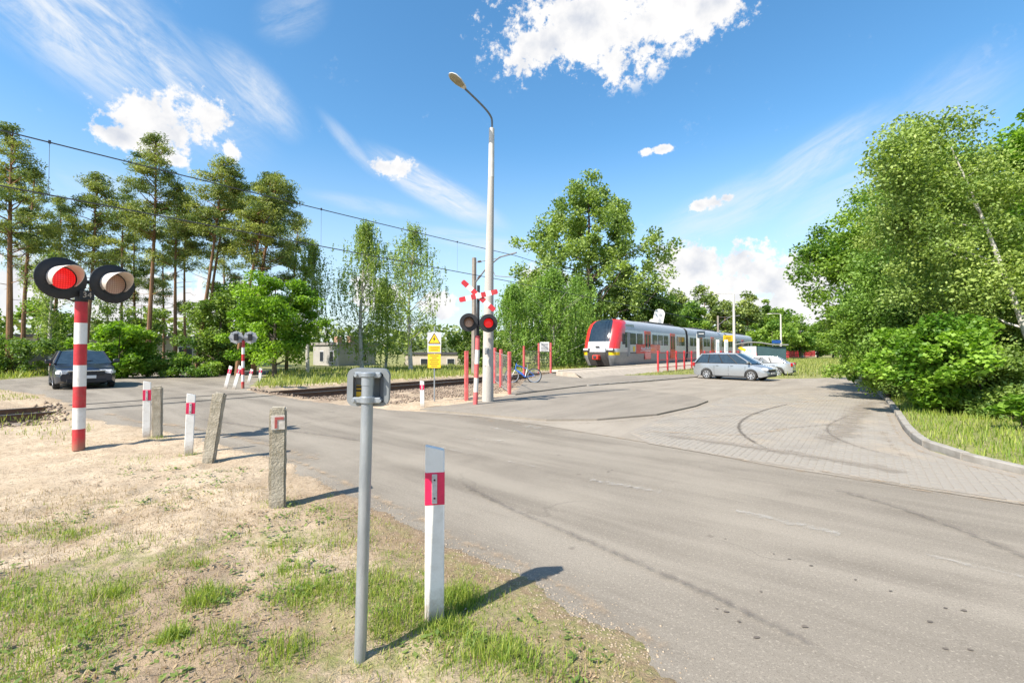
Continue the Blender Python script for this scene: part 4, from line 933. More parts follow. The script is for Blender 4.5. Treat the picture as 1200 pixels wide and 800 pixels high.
    for wx in wheels:
        for s_ in (-1, 1):
            bs = Matrix.Translation((wx, s_*(hw-.10), rr)) @ (FRONT if s_ < 0 else Matrix.Rotation(math.pi, 4, 'Z') @ FRONT)
            w = MB().lathe([(rr*.66,.095),(rr*.8,.105),(rr*.95,.09),(rr,.05),(rr,-.09),(rr*.6,-.09)], bs, 32).build('wheel', tyrem, t)
            rm = MB().lathe([(rr*.67,.09),(rr*.62,.075),(rr*.60,.03),(.05,.02),(.0001,.02)], bs, 32).build('rim', trimk, w)
            sp = MB().lathe([(rr*.68,.097),(rr*.60,.098),(rr*.58,.08)], bs, 32)
            for i in range(7):
                a = i*2*math.pi/7+.2; d0 = Vector((math.cos(a), math.sin(a), 0)); d1 = Vector((-math.sin(a), math.cos(a), 0))
                sp.add([bs @ (d0*.03+d1*.03+Vector((0,0,.07))), bs @ (d0*.03-d1*.03+Vector((0,0,.07))), bs @ (d0*rr*.6-d1*.022+Vector((0,0,.092))), bs @ (d0*rr*.6+d1*.022+Vector((0,0,.092)))], [(0,1,2,3)])
            sp.lathe([(.055,.06),(.05,.085),(.0001,.088)], bs, 16); sp.build('wheel_cover', rimm, w, smooth=False)
    MB().box((0,0,.34), (L*.8,Wd*.62,.22)).build('underbody', trimk, t)
    return t
def carpaint(name, c, metal): return M(name, c, tuple(x*.94 for x in c), rough=.28, scale=2, metal=metal, coat=.5, spec=.4)
dark_paint = carpaint('dark blue car paint', (.010,.014,.026), .0); silver = carpaint('silver car paint', (.36,.38,.40), .55); silver2 = carpaint('pale silver car paint', (.44,.455,.46), .5)
cp = G(101, 455.5); hd_ = Vector((-cp.x, -cp.y)).normalized(); ha = math.atan2(hd_.y, hd_.x)
cc = cp-Vector((math.cos(ha+R(7)), math.sin(ha+R(7)), 0))*(-2.1+2.1)
dh = ha+R(4.5); cdir = Vector((math.cos(dh), math.sin(dh), 0)); ctr = cp-cdir*2.0; ctr.z = float(gz(ctr.x, ctr.y))
car('parked_car' if False else 'hatchback_car', 'dark blue car driving towards the crossing behind the striped signal pole', ctr, dh, dark_paint, 4.45, 1.78, 1.48,
    [(-2.3,.72),(-2.2,.96),(-1.8,1.0),(.9,.95),(1.2,.93),(1.9,.80),(2.15,.68),(2.3,.5)], (-1.95,.98,1.05,.95,-1.25,.30), (-1.32,1.30), .315)
vr, vf = G(837.5, 443.2), G(880.5, 446.4)
vpos = GP(859.5, 29.2); vh = math.atan2(-.76, .65)
car('family_van', 'silver people carrier parked side-on in front of the platform fence', vpos, vh, silver, 4.55, 1.83, 1.66,
    [(-2.3,.70),(-2.25,1.02),(-1.8,1.06),(1.0,1.04),(1.35,1.0),(2.0,.84),(2.2,.72),(2.3,.5)], (-2.12,1.05,1.42,1.02,-1.72,.42), (-1.33,1.40), .325)
cpos = GP(890, 33.5)
car('saloon_car', 'pale silver car half hidden behind the people carrier, its red tail lamp to the right', cpos, math.atan2(.62, -.78), silver2, 4.3, 1.75, 1.42,
    [(-2.2,.72),(-2.1,.95),(-1.5,.99),(.9,.92),(1.3,.88),(1.9,.76),(2.15,.5)], (-1.75,.97,1.02,.92,-1.05,.25), (-1.28,1.28), .31)
# ================================================================== TRAIN
tsil = M('train silver', (.50,.51,.52), (.45,.46,.47), rough=.35, metal=.3, coat=.3); tgrey = M('train grey', (.24,.25,.26), (.20,.21,.22), rough=.45); tred = M('train red', (.62,.03,.03), (.55,.025,.025), rough=.3, coat=.5)
troof = M('train roof', (.42,.44,.47), (.36,.38,.41), rough=.45); tblk = M('train glass', (.012,.022,.035), (.02,.035,.05), rough=.08, spec=.5, coat=.15); tund = M('train underframe', (.035,.035,.038), (.06,.055,.05), rough=.8); tnose = M('train nose silver', (.46,.47,.49), rough=.3, coat=.5)
tr = thing('commuter_train', 'silver and red commuter train with a yellow bumper standing at the platform', 'train', SN(31.5, TC, .21), TANG)
LV = [(.32,.42,1.28),(.85,.10,1.38),(1.12,.02,1.42),(1.36,.0,1.43),(1.62,.07,1.43),(2.0,.16,1.43),(2.15,.20,1.43),(3.05,.58,1.42),(3.50,.88,1.34),(3.76,1.20,1.14),(3.90,1.55,.76),(3.95,1.8,.25)]
MI = dict(sil=0, grey=1, red=2, roof=3, glass=4, und=5, nose=6, yel=7)
tm = [tsil, tgrey, tred, troof, tblk, tund, tnose, M('train yellow', (.82,.56,.015), rough=.35)]
def plan(xf, w): return [(xf,0),(xf+.02,.34*w),(xf+.07,.62*w),(xf+.17,.80*w),(xf+.42,.95*w),(xf+.85,w),(xf+1.35,w)]
CARL = [16.9, 16.4, 17.0]
def shell(x0, L, nose, root):
    m = MB(); k = 7
    for sg in (-1, 1):
        for i in range(len(LV)-1):
            (za, xa, wa), (zb, xb, wb) = LV[i], LV[i+1]
            if nose:
                pa = plan(xa, wa)+[(L, wa)]; pb_ = plan(xb, wb)+[(L, wb)]
            else: pa = [(0,0),(0,wa),(L,wa)]; pb_ = [(0,0),(0,wb),(L,wb)]
            for j in range(len(pa)-1):
                side_ = (j >= 5) if nose else (j >= 1)
                zc = (za+zb)/2
                if side_: mi = 'und' if zc < .4 else 'grey' if zc < 1.3 else 'sil' if zc < 3.2 else 'roof'
                elif not nose: mi = 'und'
                elif zc < 1.12: mi = 'und' if j < 2 else 'grey'
                elif zc < 1.36: mi = 'und' if j < 2 else 'yel'
                elif zc < 2.1: mi = 'nose' if j < 2 or zc < 1.6 else 'red'
                else: mi = 'glass' if j < 2 else 'red'
                if nose and j == 4 and zc < 1.9 and zc > 1.36: mi = 'sil'
                if nose and j == 5 and zc > 2.1: mi = 'red'
                if nose and j == 4 and 1.6 < zc < 2.0: mi = 'red'
                f = [(x0+pa[j][0], sg*pa[j][1], za), (x0+pa[j+1][0], sg*pa[j+1][1], za), (x0+pb_[j+1][0], sg*pb_[j+1][1], zb), (x0+pb_[j][0], sg*pb_[j][1], zb)]
                m.add(f, [(0,1,2,3)], MI[mi])
        (zt, xt, wt_) = LV[-1]
        m.add([(x0+xt if nose else x0, 0, zt+.01), (x0+xt if nose else x0, sg*wt_, zt), (x0+L, sg*wt_, zt), (x0+L, 0, zt+.01)], [(0,1,2,3)], MI['roof'])
    m.add([(x0+L,0,.32)]+[(x0+L,w,z) for z,x,w in LV]+[(x0+L,-w,z) for z,x,w in LV[::-1]], [tuple(range(2*len(LV)+1))], MI['und'])
    m.add([(x0+(.42 if nose else 0),-1.28,.32),(x0+(.42 if nose else 0),1.28,.32),(x0+L,1.28,.32),(x0+L,-1.28,.32)], [(0,1,2,3)], MI['und'])
    return m.build('car_body', tm, root)
x0 = 0.0; deb = {}
def win(x, w=1.15, z0=1.95, z1=2.85, par=None, nm='window'):
    for s_ in (-1, 1): MB().box((x, s_*1.425, (z0+z1)/2), (w,.05,z1-z0)).build(nm, tblk, par or tr, bevel=.02)
def tdoor(x, par=None):
    for s_ in (-1, 1):
        d = MB().box((x, s_*1.43, 1.92), (1.35,.055,2.35)).build('door', tred, par or tr, bevel=.02)
        for dx in (-.33, .33): MB().box((x+dx, s_*1.455, 2.2), (.42,.03,1.25)).build('door_window', tblk, d, bevel=.02)
for ci, L in enumerate(CARL):
    shell(x0, L, ci == 0, tr)
    if ci == 0: ws_, ds = [3.35,4.75,8.15,9.55,10.95,14.6,15.9], [6.45,12.8]
    else: ws_, ds = [1.3,2.7,6.4,7.8,11.3,12.7,14.6], [4.6,9.6]
    for w in ws_: win(x0+w)
    for d in ds: tdoor(x0+d)
    for s_ in (-1, 1): MB().box((x0+L/2+(1 if ci == 0 else 0), s_*1.431, 1.27), (L-(3 if ci == 0 else .4),.02,.05)).build('side_stripe', tund, tr)
    MB().box((x0+L*(.70 if ci == 0 else .55),0,3.95), (L*(.42 if ci == 0 else .55),1.4,.26)).build('roof_equipment', tund, tr, bevel=.06)
    MB().box((x0+L*.2+(1.2 if ci == 0 else 0),-.5,3.86), (1.1,.7,.1)).build('roof_vent', tund, tr, bevel=.03)
    for bx_ in ((3.3 if ci == 0 else -.15), L+.1 if ci < 2 else L-2.2):
        bg_ = MB().box((x0+bx_,0,.34), (2.6,2.3,.34)).build('bogie', tund, tr, bevel=.04)
        for ax in (-.95,.95):
            for s_ in (-1, 1): MB().lathe([(.0001,.07),(.34,.06),(.42,.02),(.42,-.05),(.0001,-.06)], Matrix.Translation((x0+bx_+ax, s_*.98, .42)) @ (FRONT if s_ < 0 else Matrix.Rotation(math.pi, 4, 'Z') @ FRONT), 20).build('wheel', rust, bg_)
    x0 += L
    if ci < 2: MB().box((x0+.35,0,2.0), (.75,2.6,3.2)).build('gangway', tund, tr); x0 += .7
# cab details
MB().box((2.05,-1.415,2.3), (.42,.05,1.2)).build('cab_window', tblk, tr, bevel=.02); MB().box((2.55,-1.43,1.95), (.42,.05,1.9)).build('cab_door', tgrey, tr, bevel=.02)
MB().box((1.55,-1.42,2.35), (.45,.12,.85)).build('cab_mirror', tund, tr, bevel=.06)
MB().prism([(1.9,3.05),(3.9,3.1),(3.6,3.55),(2.0,3.5)], .04, Matrix.Translation((0,-1.34,0)) @ Matrix.Rotation(R(-14), 4, 'X') if False else Matrix.Translation((0,-1.35,0))).build('roof_glazing', M('blue tinted glass', (.04,.11,.20), (.05,.14,.25), rough=.08, coat=.8), tr)
MB().box((-.15,0,.95), (.5,.5,.36)).build('coupler', M('coupler red', (.62,.05,.03), rough=.5), tr, bevel=.06); MB().box((-.3,0,.98), (.3,.26,.22)).build('coupler_head', tund, tr, bevel=.03)
for y in (-.98, .98): MB().box((.12,y,1.55), (.2,.5,.15), rz=-.25*y).build('headlight', headg, tr, bevel=.03); MB().box((.12,y,1.5), (.16,.62,.26), rz=-.25*y).build('headlight_surround', tund, tr, bevel=.03)
MB().box((.02,0,1.76), (.06,.3,.09)).build('emblem', tund, tr); MB().tube([(.34,-.25,2.12),(.72,.1,2.75)], .014, 5).build('wiper', tund, tr)
rb = MB().box((6.7,-1.437,1.62), (5.4,.02,.78)).build('red_panel', tred, tr, bevel=.004)
wv_ = MB()
for i in range(7): wv_.tube([(5.0+i*.26,-1.452,1.55),(5.12+i*.26,-1.452,1.78 if i % 3 == 0 else 1.68),(5.2+i*.26,-1.452,1.58)], .03, 5)
wv_.tube([(4.8,-1.452,1.42),(5.6,-1.452,1.48),(6.9,-1.452,1.42)], .025, 5); wv_.build('logo', whitep, rb)
MB().box((3.55,-1.437,1.6), (.36,.02,.4)).build('yellow_mark', tm[7], tr, bevel=.004)
pg = MB().box((10,0,4.2), (1.6,1.2,.12))
for y in (-.5,.5): pg.tube([(9.4,y,4.25),(10.7,y*.8,4.75),(9.6,y*.6,5.3)], .03, 6)
pg.tube([(9.6,-.8,5.32),(9.6,.8,5.32)], .03, 6).build('pantograph', tund, tr) if False else None
# ------------------------------------------------------------------ overhead line
mastm = M('mast concrete', (.30,.255,.215), (.22,.185,.155), rough=.9, scale=3); wirem = M('wire', (.07,.075,.085), rough=.5); insm = M('insulator', (.12,.06,.04), rough=.3)
NM = TC+3.25
def mast(s_, label):
    t = thing('overhead_line_mast', label, 'mast', SN(s_, NM), TANG, 'overhead line masts')
    MB().tube([(0,0,-.3),(0,0,7.25)], [.20,.15], 6).build('post', mastm, t)
    MB().tube([(0,-.15,5.75),(0,-1.0,6.5),(0,-2.05,7.05),(0,-3.3,7.15)], .045, 8).tube([(0,-.15,6.95),(0,-2.1,7.0)], .022, 6).tube([(0,-1.35,6.65),(0,-1.7,5.95),(0,-3.2,5.72)], .025, 6).build('cantilever', M('cantilever steel', (.20,.20,.20), rough=.6), t)
    i_ = MB()
    for y, z in ((-.32,5.93),(-.35,6.96)):
        for k in range(4): i_.tube([(0,y-.06*k,z+.045*k*(z<6.5)),(0,y-.06*k-.03,z+.045*k*(z<6.5)+.02)], .07, 8)
    i_.build('insulator', insm, t); return t
m0 = mast(21.3, 'nearest overhead line mast, right behind the red and white cross')
for i, (s_, lb) in enumerate([(81,'overhead line mast rising behind the second train coach'),(141,'overhead line mast seen beyond the shelter roof'),(200,'distant overhead line mast near the end of the red fence'),(262,'farthest overhead line mast, tiny by the right-hand trees')]):
    copy_tree(m0, SN(s_, NM), TANG, lb)
sup = [-39,21.3,81,141,200,262]
def wire(nm, label, z0, sag, r):
    r *= 1.35
    t = thing(nm, label, 'cable', SN(0, TC, 0)); m = MB()
    for a, b in zip(sup[:-1], sup[1:]):
        P = [SN(a+(b-a)*k/16, TC, z0-sag*4*(k/16)*(1-k/16))-t.location for k in range(17)]; m.tube(P, r, 5, cap=False)
    m.build('cable', wirem, t); return t
mw = wire('messenger_wire', 'upper overhead railway wire crossing the sky with thin droppers', 7.18, .38, .013)
cw = wire('contact_wire', 'lower overhead railway wire strung above the track', 5.62, .10, .014)
for a, b in zip(sup[:-2], sup[1:-1]):
    for f in (.12,.28,.42,.55,.68,.80,.92):
        s_ = a+(b-a)*f; z1 = 7.18-.38*4*f*(1-f); z0_ = 5.62-.1*4*f*(1-f)
        MB().tube([SN(s_, TC, z0_)-mw.location, SN(s_, TC, z1)-mw.location], .005, 4).build('dropper', wirem, mw)
        if a < 20: MB().box(SN(s_, TC, z1+.01)-mw.location, (.05,.04,.08), TANG).build('wire_clamp', wirem, mw)
# ------------------------------------------------------------------ platform furniture
pf = thing('platform_fence', 'long red railing along the platform edge behind the parked cars', 'fence', SN(33.3, 12.1)); pl_ = pf.location; s_ = 33.3; k = 0
post_me = MB().box((0,0,.72), (.12,.12,1.7)).mesh('post', red, True, .012)
while s_ < 165:
    q = SN(s_, 12.1)-pl_; put('post', post_me, pf, loc=q, rot=(0,0,TANG)); 
    if s_ < 60: b_ = 2.05
    else: b_ = 2.05
    e = SN(s_+b_, 12.1)-pl_
    for zz in (.35, .9, 1.42): MB().tube([q+Vector((0,0,zz)), e+Vector((0,0,zz))], .026, 5).build('rail', red, pf)
    if s_ > 62:
        for i in range(1, 9): MB().box(q.lerp(e, i/9)+Vector((0,0,.88)), (.06,.03,1.08), TANG).build('baluster', red, pf)
    s_ += b_
alp = M('pale lamp post', (.52,.50,.46), (.46,.44,.40), rough=.7)
def plamp(s_, label, h=7.9, sign=True):
    t = thing('platform_lamp', label, 'lamp post', SN(s_, 11.6), TANG, 'platform lamp posts'); MB().tube([(0,0,-.2),(0,0,h)], [.17,.11], 10).build('post', alp, t)
    MB().tube([(0,0,h),(-.15,.3,h+.12),(-.5,1.2,h+.15)], .04, 6).build('arm', alp, t); MB().box((-.65,1.6,h+.13), (.3,.8,.12), taper=.7).build('lamp_head', alp, t, bevel=.03)
    return t
l0 = plamp(55.5, 'pale platform lamp post behind the people carrier, nearest of the platform lamps')
for s_, lb in ((91,'platform lamp post right of the shelter'),(125,'platform lamp post with a small yellow board beside the far red railing'),(160,'platform lamp post at the far end of the red railing'),(205,'most distant platform lamp post beside the right-hand trees')): copy_tree(l0, SN(s_, 11.6), TANG, lb)
def hang_sign(p, w, h, z, m, label, post=None):
    t = thing('platform_sign', label, 'sign', p, 0)
    MB().box((0,0,z), (w,.08,h), R(12)).build('board', m, t, bevel=.01); MB().tube([(w*.5,.0,z-.1),(w*.5+.15,.02,z-.1)], .03, 6).build('bracket', alp, t); 
    ln = MB()
    for i in range(2): ln.box((0,-.05,z+.12*h-.3*h*i), (w*.55,.01,.07*h), R(12))
    ln.build('board_print', inkm, t); return t
q = SN(55.5, 11.6); hang_sign(q+Vector((-.72,-.1,0)), 1.15, .68, 3.0, yel, 'yellow sign board fixed on the nearest platform lamp')
q = SN(125, 11.6); hang_sign(q+Vector((-1.0,-.1,0)), 1.5, 1.1, 2.9, yel, 'small yellow board fixed on a far platform lamp')
ns = thing('name_sign', 'white post with a small dark board standing behind the people carrier', 'sign', GP(818, 36), 0)
MB().box((0,0,1.4), (.2,.1,3.3)).build('post', whitep, ns, bevel=.02); MB().box((.22,-.06,3.0), (.62,.06,.52)).build('board', M('dark slate board', (.05,.07,.09)), ns, bevel=.01); MB().box((.22,-.095,3.05), (.4,.006,.06)).build('board_print', whitep, ns)
for px_, lb in ((841,'white narrow upright added for a train door frame behind the railing, left one'),(851,'white narrow upright added for a train door frame behind the railing, right one')):
    w_ = thing('white_upright', lb, 'sign', AT(px_, 411, 46), 0, 'white uprights for train door frames'); w_.location.z = .45; MB().box((0,0,1.3), (.34,.1,2.0)).build('panel', whitep, w_, bevel=.02); MB().box((0,-.055,1.6), (.24,.02,.9)).build('poster', M('poster grey', (.45,.50,.52), (.30,.36,.40), scale=4), w_); MB().box((-.12,0,.2), (.07,.07,.6)).box((.12,0,.2), (.07,.07,.6)).build('leg', greyp, w_)  # invented panels with posters, standing in for the train's white door frames
# blue board far
bb = thing('station_board', 'small blue board on posts beyond the shelter', 'sign', AT(910, 411, 78), 0); bb.location.z = .3; MB().box((0,0,2.9), (1.5,.1,.55)).build('board', M('blue board', (.01,.07,.28)), bb); 
for x in (-.6,.6): MB().tube([(x,.08,0),(x,.08,2.9)], .04, 6).build('leg', greyp, bb)
# railway signal disc behind train
rs_ = thing('railway_signal', 'white rounded board standing up behind the train roof', 'railway signal', AT(772, 411, 50.6), 0); rs_.location.z = .2
MB().tube([(0,0,-.2),(0,0,4.6)], .09, 8).build('post', galv, rs_); MB().prism(rrect(1.15,2.0,.5), .12, Matrix.Translation((0,0,5.05)) @ Matrix.Rotation(R(12), 4, 'Y')).build('board', whitep, rs_); MB().prism(rrect(.5,.5,.24), .1, Matrix.Translation((-.75,0,4.7))).build('side_board', whitep, rs_)
MB().prism(rrect(.35,.5,.16), .03, Matrix.Translation((.1,-.08,4.75))).prism(rrect(.35,.3,.14), .03, Matrix.Translation((.2,-.08,5.4))).build('lamp_recess', M('pale grey recess', (.40,.41,.43)), rs_)
# shelter
sh = thing('platform_shelter', 'dark teal waiting shelter with curved roof and a pale blue poster behind the cars', 'shelter', GP(888.5, 47), R(-27)); sz = sh.location.z
teal = M('teal panel', (.035,.075,.085), (.03,.062,.072), rough=.4, scale=3)
MB().box((1.15,-.5,1.15), (2.5,.08,2.2)).build('side_wall', teal, sh, bevel=.01); MB().box((1.15,1.5,1.15), (2.5,.08,2.2)).build('side_wall', teal, sh, bevel=.01); MB().box((2.38,.5,1.15), (.08,2.0,2.2)).build('back_wall', teal, sh)
pstr = MB().box((-.85,-.5,1.2), (1.35,.09,2.1)).build('poster_case', M('poster case', (.55,.60,.62)), sh, bevel=.01); MB().box((-.85,-.555,1.25), (1.1,.02,1.75)).build('poster', M('pale blue poster', (.30,.55,.66), (.55,.70,.74), rough=.3, scale=3.5), pstr)
rf = MB(); V = []
for i in range(9):
    x = -2.1+4.7*i/8; z = 2.35+.28*math.sin(math.pi*min(1, max(0,(x+2.3)/3.6))); V += [(x,-.85,z),(x,1.8,z),(x,-.85,z+.1),(x,1.8,z+.1)]
Fc = []
for i in range(8): a = i*4; b = a+4; Fc += [(a,a+1,b+1,b),(a+2,b+2,b+3,a+3),(a,b,b+2,a+2),(a+1,a+3,b+3,b+1)]
rf.add(V, Fc+[(0,2,3,1),(32,33,35,34)]).build('roof', M('shelter roof', (.22,.22,.21)), sh)
for x in (-1.6,): 
    for y in (-.5,1.5): MB().tube([(x,y,0),(x,y,2.45)], .05, 8).build('leg', greyp, sh)
MB().box((-1.45,-.55,2.0), (.7,.05,.28), rot=Matrix.Rotation(R(30), 3, 'Y')).build('yellow_board', yel, sh)
MB().box((1.1,1.2,.5), (2.0,.4,.07)).build('bench', M('bench wood', (.25,.15,.08)), sh)
# ------------------------------------------------------------------ buildings beyond the trees
plast = M('pale plaster', (.48,.42,.35), (.41,.36,.30), rough=.9, scale=1.2, dirt=(.30,.26,.2), dscale=.8); gplast = M('grey plaster', (.36,.34,.31), (.30,.285,.26), rough=.9, scale=1.2); felt = M('roofing felt', (.045,.045,.05), (.07,.07,.075), rough=.9); dwin = M('dark window', (.03,.035,.045), rough=.1, coat=.5)
def house(name, label, c, rz, w, d, h, roofm, wallm, wins, base=-1.2, eave=.25, chims=0, gable=0):
    t = thing(name, label, 'house' if h > 2.3 else 'shed', c, rz)
    MB().box((0,0,(h+base)/2), (w,d,h-base)).build('wall', wallm, t)
    if gable: rf = MB().prism([(-d/2-eave,h),(d/2+eave,h),(0,h+gable)], w+2*eave, Matrix.Rotation(R(90), 4, 'Z')).build('roof', roofm, t, smooth=False)
    else: rf = MB().box((0,0,h+.1), (w+2*eave,d+2*eave,.24)).build('roof', roofm, t)
    for i in range(chims): MB().box((-w*.28+i*w*.5,0,h+.5), (.6,.5,.8)).build('chimney', M('chimney brick', (.35,.20,.13)), rf)
    for (sd, u, z, ww, hh) in wins:
        if sd == 'f': p_, sz_ = (u,-d/2-.01,z), (ww,.08,hh)
        else: p_, sz_ = (w/2+.01 if sd == 'r' else -w/2-.01,u,z), (.08,ww,hh)
        wf = MB().box(p_, sz_).build('window', M('white frame', (.65,.64,.62)), t)
        MB().box((p_[0]+(.03 if sd == 'r' else 0), p_[1]-(.03 if sd == 'f' else 0), z), (sz_[0]*(.84 if sd == 'f' else 1), sz_[1]*(1 if sd == 'f' else .84), hh*.86)).build('pane', dwin, wf)
    return t
house('shed', 'low dark-roofed shed left of the oncoming car', AT(35, 430, 31) and GP(35, 31), R(38), 7.5, 4, 1.55, felt, M('shed wall', (.20,.18,.14), (.15,.135,.105)), [('f',-1.5,.6,1.0,.7)], eave=.3)
house('low_house', 'long pale low building glimpsed between the pine trunks', GP(205, 46), R(30), 13, 7, 2.6, felt, plast, [('f',-3,1.3,1.2,1.1),('f',1.2,1.3,1.2,1.1)], chims=0)
house('low_house', 'small pale building behind the shed roof at far left', GP(70, 44), R(32), 7, 6, 2.7, felt, plast, [('f',0,1.4,1.2,1.1)])
house('flat_roof_house', 'flat-roofed pale house with chimneys left of the birches', GP(404, 47), R(-38), 4.6, 4.2, 2.05, M('roof edge', (.30,.27,.24)), gplast, [('f',-.6,.9,.7,1.1),('r',.6,.9,.8,1.1),('f',1.2,.9,.7,1.1)], chims=2, eave=.15)
house('low_house', 'pale ruined-looking low wall building behind the yellow signs', GP(520, 48), R(-5), 7, 4, 1.1, felt, plast, [('f',-1.5,.4,.8,.6),('f',1.2,.4,.8,.6)], eave=.1)
# ================================================================== TREES
bark_pine = M('pine bark', (.27,.145,.07), (.16,.09,.05), rough=.95, scale=5, bump=.8, bscale=18, stretch=(1,1,.3), dirt=(.11,.075,.055), dscale=1.2, damt=.6)
bark_dark = M('dark bark', (.13,.10,.075), (.08,.063,.05), rough=.95, scale=6, bump=.8, bscale=25, stretch=(1,1,.3))
bark_birch = M('birch bark', (.58,.55,.50), (.46,.43,.39), rough=.85, scale=7, bump=.3, stretch=(1,1,1.6), dirt=(.05,.045,.04), dscale=3.2, damt=.85)
L_pine = leafmat('pine needles', (0.114,0.176,0.052), (0.413,0.434,0.114), .25)
L_birch = leafmat('birch leaves', (0.132,0.215,0.044), (0.374,0.462,0.121), .35)
L_maple = leafmat('maple leaves', (0.090,0.198,0.019), (0.300,0.456,0.066), .45)
L_mix = leafmat('mixed leaves', (0.090,0.185,0.028), (0.302,0.426,0.073), .4)
L_pop = leafmat('poplar leaves', (0.119,0.194,0.044), (0.362,0.450,0.125), .35)
L_hang = leafmat('hanging leaves', (0.103,0.201,0.034), (0.310,0.460,0.098), .38)
L_far = leafmat('far leaves', (0.121,0.182,0.052), (0.293,0.345,0.086), .3)
L_bush = leafmat('bush leaves', (0.096,0.208,0.016), (0.272,0.416,0.048), .45)
L_dark = leafmat('shade leaves', (0.082,0.154,0.032), (0.234,0.324,0.064), .35)
def leaf_mesh(name, C, size, mat, tint, up=.35, aspect=.62, droop=None):
    """C (n,3) leaf centres; size (n,); folded rhombus leaves"""
    n = len(C); nrm = RNG.normal(size=(n,3)); nrm[:,2] = np.abs(nrm[:,2])+up; nrm /= np.linalg.norm(nrm, axis=1, keepdims=True)
    a = RNG.normal(size=(n,3)); 
    if droop is not None: a[:,2] -= droop
    a -= nrm*(a*nrm).sum(1, keepdims=True); a /= np.linalg.norm(a, axis=1, keepdims=True)+1e-9; b = np.cross(nrm, a)
    s = size[:,None]; f = nrm*s*.13
    V = np.stack([C-a*s*.5, C+b*s*.5*aspect+f, C+a*s*.5, C-b*s*.5*aspect+f], 1).reshape(-1, 3)
    k = np.arange(n)[:,None]*4; Fc = np.concatenate([k+np.array([[0,1,2]]), k+np.array([[0,2,3]])]).astype(np.int32)
    return raw_mesh(name, V, Fc, mat, attr=dict(tint=np.repeat(np.clip(tint, 0, 1), 4)))
def clumps(centres, radii, per, flat=.7, shell=.55):
    n = len(centres); tot = n*per; d = RNG.normal(size=(tot,3)); d /= np.linalg.norm(d, axis=1, keepdims=True)
    r = RNG.uniform(0, 1, tot)**shell; q = d*(r*np.repeat(radii, per))[:,None]; q[:,2] *= flat
    return np.repeat(centres, per, 0)+q
def wob(a, b, k, amp): 
    a, b = Vector(a), Vector(b); return [a.lerp(b, i/k)+Vector((RNG.normal()*amp, RNG.normal()*amp, RNG.normal()*amp*.5))*(0 if i in (0, k) else 1) for i in range(k+1)]
def tree(name, label, loc, h, tr_, crown, n_cl, per, leaf, mat, bark, cl_r=(.5,.9), lean=(0,0), flat=.7, clear=0.0, cat='tree', group=None, up=.35, droop=None, lop=0.0, gap=.0, limbs=14, aspect=.62, sink=0.0, tvar=.28, double=False, profile=None, off=(0,0)):
    """crown: (rx, ry, z_centre, rz) ; broadleaf crown of uneven leaf clumps on limbs"""
    loc = Vector(loc); t = thing(name, label, cat, loc, 0, group); rx, ry, zc, rz = crown
    tip = Vector((lean[0], lean[1], h*.93)); ax = lambda z: Vector((lean[0], lean[1], 0))*(z/h)**1.2
    C = []; tries = 0
    while len(C) < n_cl and tries < n_cl*40:
        tries += 1; d = RNG.normal(size=3); d /= np.linalg.norm(d); r = RNG.uniform(.35, 1)**.6
        z = zc+d[2]*r*rz; w = 1.0
        if profile: w = profile((z-zc)/rz)
        wobble = 1+.28*math.sin(3*math.atan2(d[1], d[0])+loc.x*1.7+z*.9)+.16*math.sin(5*math.atan2(d[1], d[0])+z*2.1)
        x, y = d[0]*r*rx*w*wobble, d[1]*r*ry*w*wobble
        if z < clear or z < .15: continue
        if gap and fbm(np.array([x*1.3+loc.x]), np.array([z*1.3+y]), .45, 2)[0] < gap: continue
        a = ax(max(z, 0)); C.append((x+a.x+off[0], y+a.y+off[1], z))
    C = np.array(C); Rr = RNG.uniform(cl_r[0], cl_r[1], len(C))
    P = clumps(C, Rr, per, flat); keep = P[:,2] > .04; P = P[keep]
    ct = np.repeat(RNG.normal(.5, tvar, len(C)), per)[keep]
    tint = ct+RNG.normal(0, .16, len(P)); size = leaf*RNG.uniform(.65, 1.35, len(P))
    put('crown', leaf_mesh('crown', P, size, mat, tint, up, aspect, droop), t)
    m = MB(); kk = 6; pts = [ax(h*.9*i/kk)+Vector((RNG.normal()*.02*h*.1, RNG.normal()*.02*h*.1, h*.9*i/kk-(.2 if i == 0 else 0))) for i in range(kk+1)]
    m.tube1(pts, [tr_*(1.15 if i == 0 else 1)*(1-.88*i/kk) for i in range(kk+1)], 9)
    idx = RNG.choice(len(C), min(limbs, len(C)), replace=False)
    for i in idx:
        e = Vector(C[i]); z0 = max(min(e.z-(e.xy-ax(e.z).xy).length*.65, h*.8), max(clear*.8, h*.12)); b0 = ax(z0)+Vector((0,0,z0)); r0 = tr_*(1-.88*z0/(h*.9))*.55
        m.tube1(wob(b0, e, 4, .06*(e-b0).length*.5), [r0, r0*.75, r0*.5, r0*.3, r0*.12], 5)
    m.build('trunk', bark, t); return t
